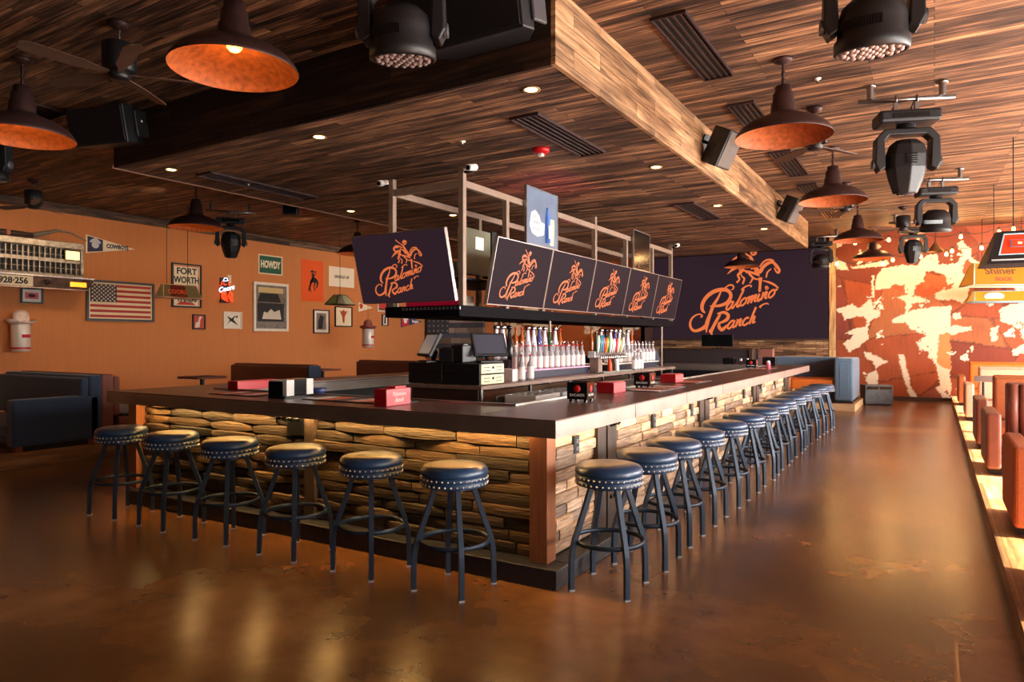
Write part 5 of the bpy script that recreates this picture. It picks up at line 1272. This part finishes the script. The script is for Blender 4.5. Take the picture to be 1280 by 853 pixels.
MB().add(*slant(-.84,.84,.26,.92,.008)).build('blue_border', mat('sign_paleblue', (150,190,200), .4, emit=(140,180,190), estr=.5), t)
MB().add(*slant(-.81,.81,.29,.88,.012)).build('red_panel', mat('sign_red', (230,50,20), .4, emit=(225,45,20), estr=.7), t)
m = MB(); m.T = Matrix.Translation((0, -.235, .27)) @ Matrix.Rotation(-math.atan2(B_-b_, H_), 4, 'X'); m.prism([(-.38,-.06),(-.16,-.06),(0,-.12),(.16,-.06),(.38,-.06),(.38,.06),(.16,.06),(0,.12),(-.16,.06),(-.38,.06)], -.012, -.004); m.build('grey_badge', mat('badge_grey', (90,100,112), .5), t)
m = MB(); m.T = Matrix.Translation((0, -.235, .27)) @ Matrix.Rotation(-math.atan2(B_-b_, H_), 4, 'X'); m.prism([(-.36,-.05),(.36,-.05),(.36,.05),(-.36,.05)], -.015, -.0125); m.build('badge_field', mat('sign_red', (230,50,20)), t)
m = MB(); m.T = Matrix.Translation((0, -.235, .27)) @ Matrix.Rotation(-math.atan2(B_-b_, H_), 4, 'X')
for j in range(9): m.box(-.30+j*.07, -.25+j*.07, -.017, -.0152, -.018, .018)
m.build('blurred_marks', M_cream, t)
MB().box(-A_*.92, A_*.92, -B_-.006, -B_+.01, .04, .06).build('chrome_strip', M_silver, t)
for x in (-.3, .3): MB().cyl((x, 0, H_), .006, CZ-q.z-H_, 6).build('hanging_wire', M_blackm, t)
q = at_depth(1203, 362, 12.2)
AM = (238,138,34)
pool_lamp((q.x+.98, q.y+.60, q.z+.07), .42, 2.0, .5, .40, 'long amber lamp sign with dark gothic lettering hanging under the red sign', [(-1,1,AM)], (-.55, .55), [('Shiner', mat('gothic_dark', (90,60,40), .5), .20, -.52, .62), ('BOCK', M_redink, .10, -.50, .25)], frame=M_cream, inset=.10, glow=.6, topw=.2)
q = at_depth(1209, 378, 15.8)
pool_lamp((q.x+.66, q.y+.25, q.z), .35, 1.3, .4, .24, 'small yellow and blue lamp sign with white oval, lowest at the right', [(-1,1,(236,160,44))], (-.4, .4), None, frame=mat('lead_blue', (120,160,180), .5), inset=.08, glow=.6, topw=.3)
o = [x for x in bpy.data.objects if x.name.startswith('billiard_lamp')][-1]
m = MB(); m.lathe([(.0001, 0), (1, 0)], 24, (0, 0, 0), False, 'y'); m.v = [(-.22+x*.2, -.155+z*.0-.012-.0, .12+z*.085) for x, y, z in m.v]; m.build('white_oval', M_white, o)
# string lights
pts_px = [(1039,322),(1046,329),(1069,303),(1104,329),(1111,299),(1116,324),(1151,320),(1156,298),(1183,317),(1190,313),(1201,295),(1227,309),(1249,289),(1267,285)]
t = thing('string_lights', 'string of small glowing filament bulbs draped before the cowhide wall', 'string lights', (-.9, 18.9, 4.0))
BL = []
for (a, b) in pts_px:
    p = PY(a, b, 19.0+((a*7) % 5)*.08); BL.append(p)
upper = sorted([p for p, q_ in zip(BL, pts_px) if q_[1] < 308], key=lambda v: v.x); lower = sorted([p for p, q_ in zip(BL, pts_px) if q_[1] >= 308], key=lambda v: v.x)
m = MB()
for row in (upper, lower):
    pts = []
    row2 = [Vector((row[0].x-.8, 19.6, row[0].z+.35))]+row+[Vector((row[-1].x+.8, 19.2, row[-1].z+.25))]
    for a, b in zip(row2, row2[1:]):
        for k in range(6): s = k/6; v = a.lerp(b, s); pts.append((v.x+.9, v.y-18.9, v.z-4.0+.09-.12*math.sin(PI*s)*min(1, (b-a).length)))
    m.tube(pts, .008, 6)
m.build('cable', M_black, t)
for p in BL:
    m = MB(); m.lathe([(.0001,-.07),(.03,-.055),(.038,-.02),(.025,.015),(.014,.03)], 12, (p.x+.9, p.y-18.9, p.z-4.0)); bo = m.build('bulb', mat('string_bulb', (255,220,150), .3, emit=(255,186,90), estr=22), t)
    m = MB(); m.cyl((p.x+.9, p.y-18.9, p.z-4.0+.03), .015, .055, 8); m.build('socket', M_black, bo)
t = thing('cone_pendant', 'tiny brass cone pendant between string bulbs on the far ceiling', 'pendant lamp', PY(1169, 312, 18.2)); t.location.z = t.location.z
m = MB(); m.lathe([(.17,-.05),(.05,.12),(.03,.15),(.025,.19),(.0001,.19)], 20); m.build('shade', mat('brass_aged', (150,110,70), .4, .7), t); MB().cyl((0, 0, .19), .008, CZ-t.location.z-.19, 8).build('stem', M_blackm, t)
# wooden flag on the back wall
fa = PY(534, 389, 18.93); fb_ = PY(605, 447, 18.93)
t = thing('wooden_flag', 'dark grey weathered wooden flag on the back wall, behind the island terminals', 'wall art', ((fa.x+fb_.x)/2, 18.95, 1.55), 0)
W = fb_.x-fa.x; zt = 2.45; zb = .9; n = 9; h = (zt-zb)/n
m1, m2 = MB(), MB()
for k in range(n):
    mm = m1 if k % 2 == 0 else m2; x = -W/2
    while x < W/2-.01:
        l = min(R.uniform(.4, .9), W/2-x); kq = R.uniform(.7, 1.2); mm.col = tuple(int(c*kq) for c in ((70,82,100) if k % 2 == 0 else (150,142,136)))
        mm.box(x, x+l-.006, -.05, .05, zt-1.55-(k+1)*h+.006, zt-1.55-k*h); x += l
Mfl = mat('flag_boards', (90,90,100), .6, attr=True, var=.25, vscale=8, stretch=(1, 1, 8))
m1.build('dark_boards', Mfl, t); m2.build('pale_boards', Mfl, t)
m = MB()
for r_ in range(4):
    for c_ in range(5):
        cx = -W/2+.12+c_*.19; cz = zt-1.55-.10-r_*.17
        m.prism([(cx+(.05 if j % 2 == 0 else .02)*math.sin(j*PI/5), cz+(.05 if j % 2 == 0 else .02)*math.cos(j*PI/5)) for j in range(10)], -.054, -.05)
MB().box(-W/2, -W/2+.95, -.0505, -.05, zt-1.55-4.2*h, zt-1.55-.02).build('star_field', mat('flag_field', (60,76,96), .6, var=.2), t)
m.build('stars', mat('star_grey', (160,150,140), .6), t)
MB().box(-W/2-.05, -W/2, -.06, .05, zb-1.55, zt-1.55).build('side_frame', M_black, t)
# ================================================================ SEATING
def bench(p, rz, L_, lab, cfab, carm, chan=False, grp=None, seat_h=.32, back_h=.90, dep=.92, armw=.13, armh=.63, arms=(-1,), tc=None):
    """origin: aisle-side front corner on the platform; bench runs along +x, sitter faces -y"""
    t = thing('booth_bench', lab, 'booth seat', p, rz, grp)
    MB().box(armw*.3, L_-.05, .12, dep-.08, 0, .10).build('base', M_black, t)
    a0 = armw if -1 in arms else 0.0; a1 = L_-armw if 1 in arms else L_
    m = MB(); m.box(a0+.004, a1-.004, .02, dep-.24, .10, seat_h-.14); m.build('seat_box', cfab, t, bev=.01)
    m = MB(); m.box(a0+.006, a1-.006, .0, dep-.24, seat_h-.138, seat_h); m.build('seat_cushion', cfab, t, bev=.035, seg=3)
    bt = MB(); bt.box(.22 if -1 in arms else 0, L_, dep-.16, dep, .10, back_h); bt.build('back_panel', tc or cfab, t, bev=.03, seg=3)
    m = MB()
    if chan:
        x = .24
        while x < L_-.1:
            m.tube([(x+.045, dep-.19, seat_h+.01), (x+.045, dep-.19, back_h-.01)], .047, 10); x += .092
        m.build('channel_back', cfab, t)
    else:
        m.box(.225 if -1 in arms else .02, L_-.01, dep-.26, dep-.162, seat_h+.005, back_h-.03); m.build('back_cushion', cfab, t, bev=.035, seg=3)
    for s in arms:
        x0 = 0 if s < 0 else L_-armw
        m = MB(); m.box(x0, x0+armw, -.02, dep-.03, .07, armh); m.build('arm', carm, t, bev=.03, seg=3)
    return t
PX0 = .50
bb = bench((.46, 5.85, .15), 0, 2.3, 'booth bench with tan woven arm, nearest full arm on the right platform', M_cognac, M_tanfab, grp='booths on the right platform')
bench((.44, 8.40, .15), 0, 2.3, 'brown leather booth bench with vertical channelled back on the right platform', M_brown, M_brown, chan=True, grp='booths on the right platform')
bench((.44, 10.35, .15), 0, 2.3, 'brown booth bench behind the channelled one, orange-lit top edge', M_cognac, M_brown, grp='booths on the right platform')
bench((.44, 13.9, .15), 0, 2.3, 'pale blush booth bench between the brown and the orange ones, right platform', M_pink, M_pink, grp='booths on the right platform')
bench((.42, 17.1, .15), 0, 2.4, 'orange leather booth bench closest to the cowhide wall', M_orangel, M_cognac, grp='booths on the right platform')
# nearest bench facing away: only its aisle arm shows at the right edge
t = bench((2.78, 5.05, .15), PI, 2.3, 'booth bench with plum-brown end at the very right edge, nearest the camera', M_brown, M_brown, arms=(1,), grp='booths on the right platform')
t = thing('table_monitor', 'small dark screen on the arm rail between far right booths', 'screen', (.66, 13.2, .15)); MB().cyl((0, 0, 0), .02, .72, 12).build('post', M_black, t); MB().box(-.12, .12, -.02, .02, .70, .80).build('screen', M_silver, t, bev=.005)
# left platform
bench((-9.42, 3.97, .15), PI/2*0, -0.0 or .01, 'x', M_blue, M_blue) if False else None
def sofaR(p, rz, L_, lab, cf, ca, **k): return bench(p, rz, L_, lab, cf, ca, **k)
t = bench((-11.75, 3.97, .15), 0, 2.35, 'dark blue fabric sofa with square arm at the far left platform', M_blue, M_blue, arms=(1,), dep=1.02, armh=.64, armw=.17, tc=M_blue)
for x in (-.10, -1.0):
    pass
for sx in (2.20, 2.30):
    pass
m = MB(); m.box(2.22, 2.32, .02, .10, 0, .07); m.build('leg', mat('sofa_leg', (120,66,34), .5), t); m = MB(); m.box(2.22, 2.32, .86, .94, 0, .07); m.build('leg', mat('sofa_leg', (120,66,34), .5), t)
t = bench((-9.48, 6.28, .15), PI, 2.3, 'dusty brown tall-backed bench behind the dark blue sofa, facing away', M_pinkbrown, M_pinkbrown, arms=(), dep=1.25, tc=M_pinkbrown)
MB().box(.02, 2.2, .1, .95, .33, .36).build('blue_pad', M_blue, t, bev=.01)
t = bench((-12.2, 8.35, .15), 0, 2.3, 'brown booth seen over the left end of the bar, with blue end panel', M_brown, M_brown, arms=(), dep=.9, grp='booths behind the bar', tc=M_brown)
MB().box(2.304, 2.34, .6, .9, .0, .88).build('end_panel', M_blue, t, bev=.01)
bench((-11.6, 11.3, .15), 0, 1.8, 'brown booth with two back cushions beyond the bar, below the tiny pictures', M_brown, M_brown, arms=(), dep=.9, grp='booths behind the bar')
t = thing('low_table', 'low wooden table edge left of the brown booth behind the bar', 'table', (-11.5, 7.9, .15)); MB().box(-.3, .3, -.3, .3, .66, .70).build('tabletop', M_pinkbrown, t, bev=.01); MB().cyl((0, 0, .02), .04, .64, 12).build('pedestal', M_black, t); MB().cyl((0, 0, 0), .25, .02, 20).build('foot', M_black, t)
t = thing('low_table', 'low wooden table edge left of the far booth beyond the bar', 'table', (-12.1, 11.4, .15)); MB().box(-.3, .3, -.3, .3, .66, .70).build('tabletop', M_pinkbrown, t, bev=.01); MB().cyl((0, 0, .02), .04, .64, 12).build('pedestal', M_black, t); MB().cyl((0, 0, 0), .25, .02, 20).build('foot', M_black, t)
# blue corner sofa at the back
t = thing('corner_sofa', 'denim blue sofa with orange leather seat on the pale platform below the big screen', 'sofa', (-5.2, 16.65, .15))
L_ = 3.66
MB().box(0, L_-.36, .1, 1.2, 0, .22).build('base', M_bluelight, t, bev=.01)
MB().box(-.3, L_-.33, 1.12, 1.36, .0, .97).build('backrest', M_bluelight, t, bev=.03, seg=3)
MB().box(L_-.33, L_+.05, -.12, 1.38, .045, .97).build('arm', M_bluelight, t, bev=.05, seg=3)
MB().box(L_-.32, L_+.03, -.10, 1.3, 0, .04).build('plinth', M_black, t)
m = MB(); m.box(L_-.22, L_-.04, -.128, -.12, .12, .86); m.build('arm_panel', M_bluelight, t, bev=.003)
for x0, x1 in ((.0, 1.2), (1.21, 2.4), (2.41, L_-.34)): MB().box(x0, x1, -.04, 1.1, .225, .50).build('seat_cushion', M_orangel, t, bev=.06, seg=3)
# host cabinet and monitor under the screen
t = thing('service_cabinet', 'dark panelled service cabinet with wooden top rim, between far counter and big screen', 'cabinet', (-4.25, 15.2, 0))
MB().box(-.92, .92, -.2, .3, 0, 1.30).build('body', mat('cabinet_plum', (52,42,44), .5), t, bev=.005); MB().box(-1.0, 1.0, -.24, .34, 1.30, 1.34).build('top', M_darkwood, t, bev=.004)
for s_ in (-1.0, .93): MB().box(s_, s_+.07, -.24, .34, 0, 1.30).build('side_post', M_darkwood, t, bev=.004)
t = thing('desktop_monitor', 'black monitor standing on the service cabinet under the big screen logo', 'monitor', (-4.05, 15.25, 1.34)); MB().box(-.12, .12, -.08, .08, 0, .015).build('base', M_black, t); MB().cyl((0, .02, .015), .02, .06, 10).build('stand', M_black, t); MB().box(-.34, .34, -.02, .02, .04, .29).build('panel', M_gloss, t, bev=.004)
t = thing('wall_shelf', 'narrow dusty pink panel standing right of the service cabinet', 'panel', (-3.05, 15.4, 0)); MB().box(-.12, .14, -.1, .1, 0, 1.33).build('panel', M_pinkbrown, t, bev=.006); MB().box(-.13, .15, -.11, .11, 1.33, 1.35).build('cap', M_darkwood, t)
t = thing('subwoofer', 'grey weathered floor speaker box with slot at the foot of the cowhide wall', 'speaker', (-1.17, 18.45, 0), .35)
MB().box(-.30, .30, -.2, .2, .02, .46).build('cabinet', mat('sub_grey', (84,86,90), .6, var=.25, vscale=12, bump=.1), t, bev=.012); m = MB(); m.box(-.27, -.01, -.204, -.2, .36, .43); m.box(.01, .27, -.204, -.2, .36, .43); m.build('port_slot', M_gloss, t)
m = MB(); [m.cyl((a, b, 0), .02, .02, 8) for a in (-.25, .25) for b in (-.15, .15)]; m.build('foot', M_black, t)
# ================================================================ LIGHTS
def light(name, kind, loc, energy, col, size=.1, rot=(0,0,0), sy=None, parent=None, spot=None, blend=.5):
    d = bpy.data.lights.new(name, kind); d.energy = energy; d.color = col
    if kind == 'AREA':
        d.size = size
        if sy: d.shape = 'RECTANGLE'; d.size_y = sy
    elif kind == 'SUN': d.angle = math.radians(size)
    else: d.shadow_soft_size = size
    if kind == 'SPOT': d.spot_size = math.radians(spot or 90); d.spot_blend = blend
    o = bpy.data.objects.new(name, d); C.objects.link(o); o.location = loc; o.rotation_euler = rot
    return o
WARM = (1.0, .62, .28); WARMER = (1.0, .60, .20); COOL = (1.0, .96, .90)
# daylight at the right-hand windows (behind the frame edge)
for i, y in enumerate((-1.85, 1.35, 4.55, 7.65, 10.75, 13.85, 16.95)):
    E_ = (30, 110, 420, 520, 560, 470, 360)[i]
    light('window_daylight', 'AREA', (4.58, y, 1.71), E_, COOL, 2.0, (0, PI/2, 0), 2.8)
e_ = math.radians(30.5)
light('sun', 'SUN', (10, 8, 9), 75, (1.0, .93, .82), .5, (0, PI/2-e_, 0))
# lamps
for i, p in enumerate(PEND):
    light('pendant_light', 'POINT', (p.x, p.y, p.z+.10), (7, 8, .5, .5, .5, .5, 4, 3, 3)[i], WARMER, .09)
for i, ((x, y), lab) in enumerate(DL): light('downlight_beam', 'SPOT', (x, y, SZ-.02), 28, (1.0, .72, .42), .05, (0, 0, 0), spot=110, blend=.8)
light('under_counter', 'AREA', B(-4.2, 3.75, .955), 44, (1.0, .60, .20), 4.1, (math.radians(22), 0, BR), .03)
light('under_counter', 'AREA', B(-1.99, 8.3, .955), 12, (1.0, .66, .30), .03, (0, math.radians(28), BR), 9.2)
# glow of the string bulbs, then unseen lamps added to brighten the right ceiling
for p in BL[::1]: light('string_and_fill_glow', 'POINT', (p.x, p.y-.06, p.z-.10), 9, (1.0, .58, .22), .06)
for x, y in ((2.6, 17.8), (3.2, 14.0)): light('string_and_fill_glow', 'POINT', (x, y, 3.75), 40, WARM, .25)  # points without bulbs, added to warm the far right ceiling
for x, y, q_ in ((3.1, 6.0, 90), (3.1, 11.0, 120), (3.0, 15.5, 150), (2.6, 18.6, 110)): light('added_uplight', 'SPOT', (x, y, 2.9), q_, (1.0, .74, .46), .15, (PI, 0, 0), spot=150, blend=.9)  # out-of-view spots added to lift the right ceiling
# picture-wall wash: spots without fixtures, added to brighten the left wall
for y, E_ in ((4.0, 45), (7.4, 55), (11.0, 60), (15.0, 70)): light('wall_fill', 'SPOT', (-11.9, y, 4.2), E_*2.2, (1.0, .70, .40), .12, (0, math.radians(50), 0), spot=130, blend=.9)
light('back_wash', 'SPOT', (-10.5, 16.2, 4.2), 150, (1.0, .62, .30), .12, (math.radians(45), 0, 0), spot=120, blend=.9)
light('back_bar_light', 'AREA', (-3.85, 9.0, 1.69), 9, (1.0, .82, .78), .2, (0, 0, 0), 6.0)
light('stage_pink', 'SPOT', (-4.6, 8.5, 2.7), 26, (1.0, .12, .30), .1, (PI, 0, 0), spot=120, blend=.9)
w = bpy.data.worlds.new('World'); bpy.context.scene.world = w; w.use_nodes = True
bg = w.node_tree.nodes['Background']; bg.inputs[0].default_value = (.80, .86, 1.0, 1); bg.inputs[1].default_value = .35
# ================================================================ CAMERA
cd = bpy.data.cameras.new('camera'); cam = bpy.data.objects.new('camera', cd); C.objects.link(cam)
cam.location = (0, 0, CAMH); cam.rotation_euler = (PI/2, 0, YAW)
cd.sensor_width = 36; cd.lens = FOC/1280*36; cd.shift_y = (HOR-426.5)/1280; cd.clip_end = 200; cd.clip_start = .05
sc = bpy.context.scene; sc.camera = cam
sc.view_settings.view_transform = 'Standard'; sc.view_settings.look = 'None'; sc.view_settings.gamma = 1; sc.view_settings.use_curve_mapping = False
sc.view_settings.exposure = 0.15
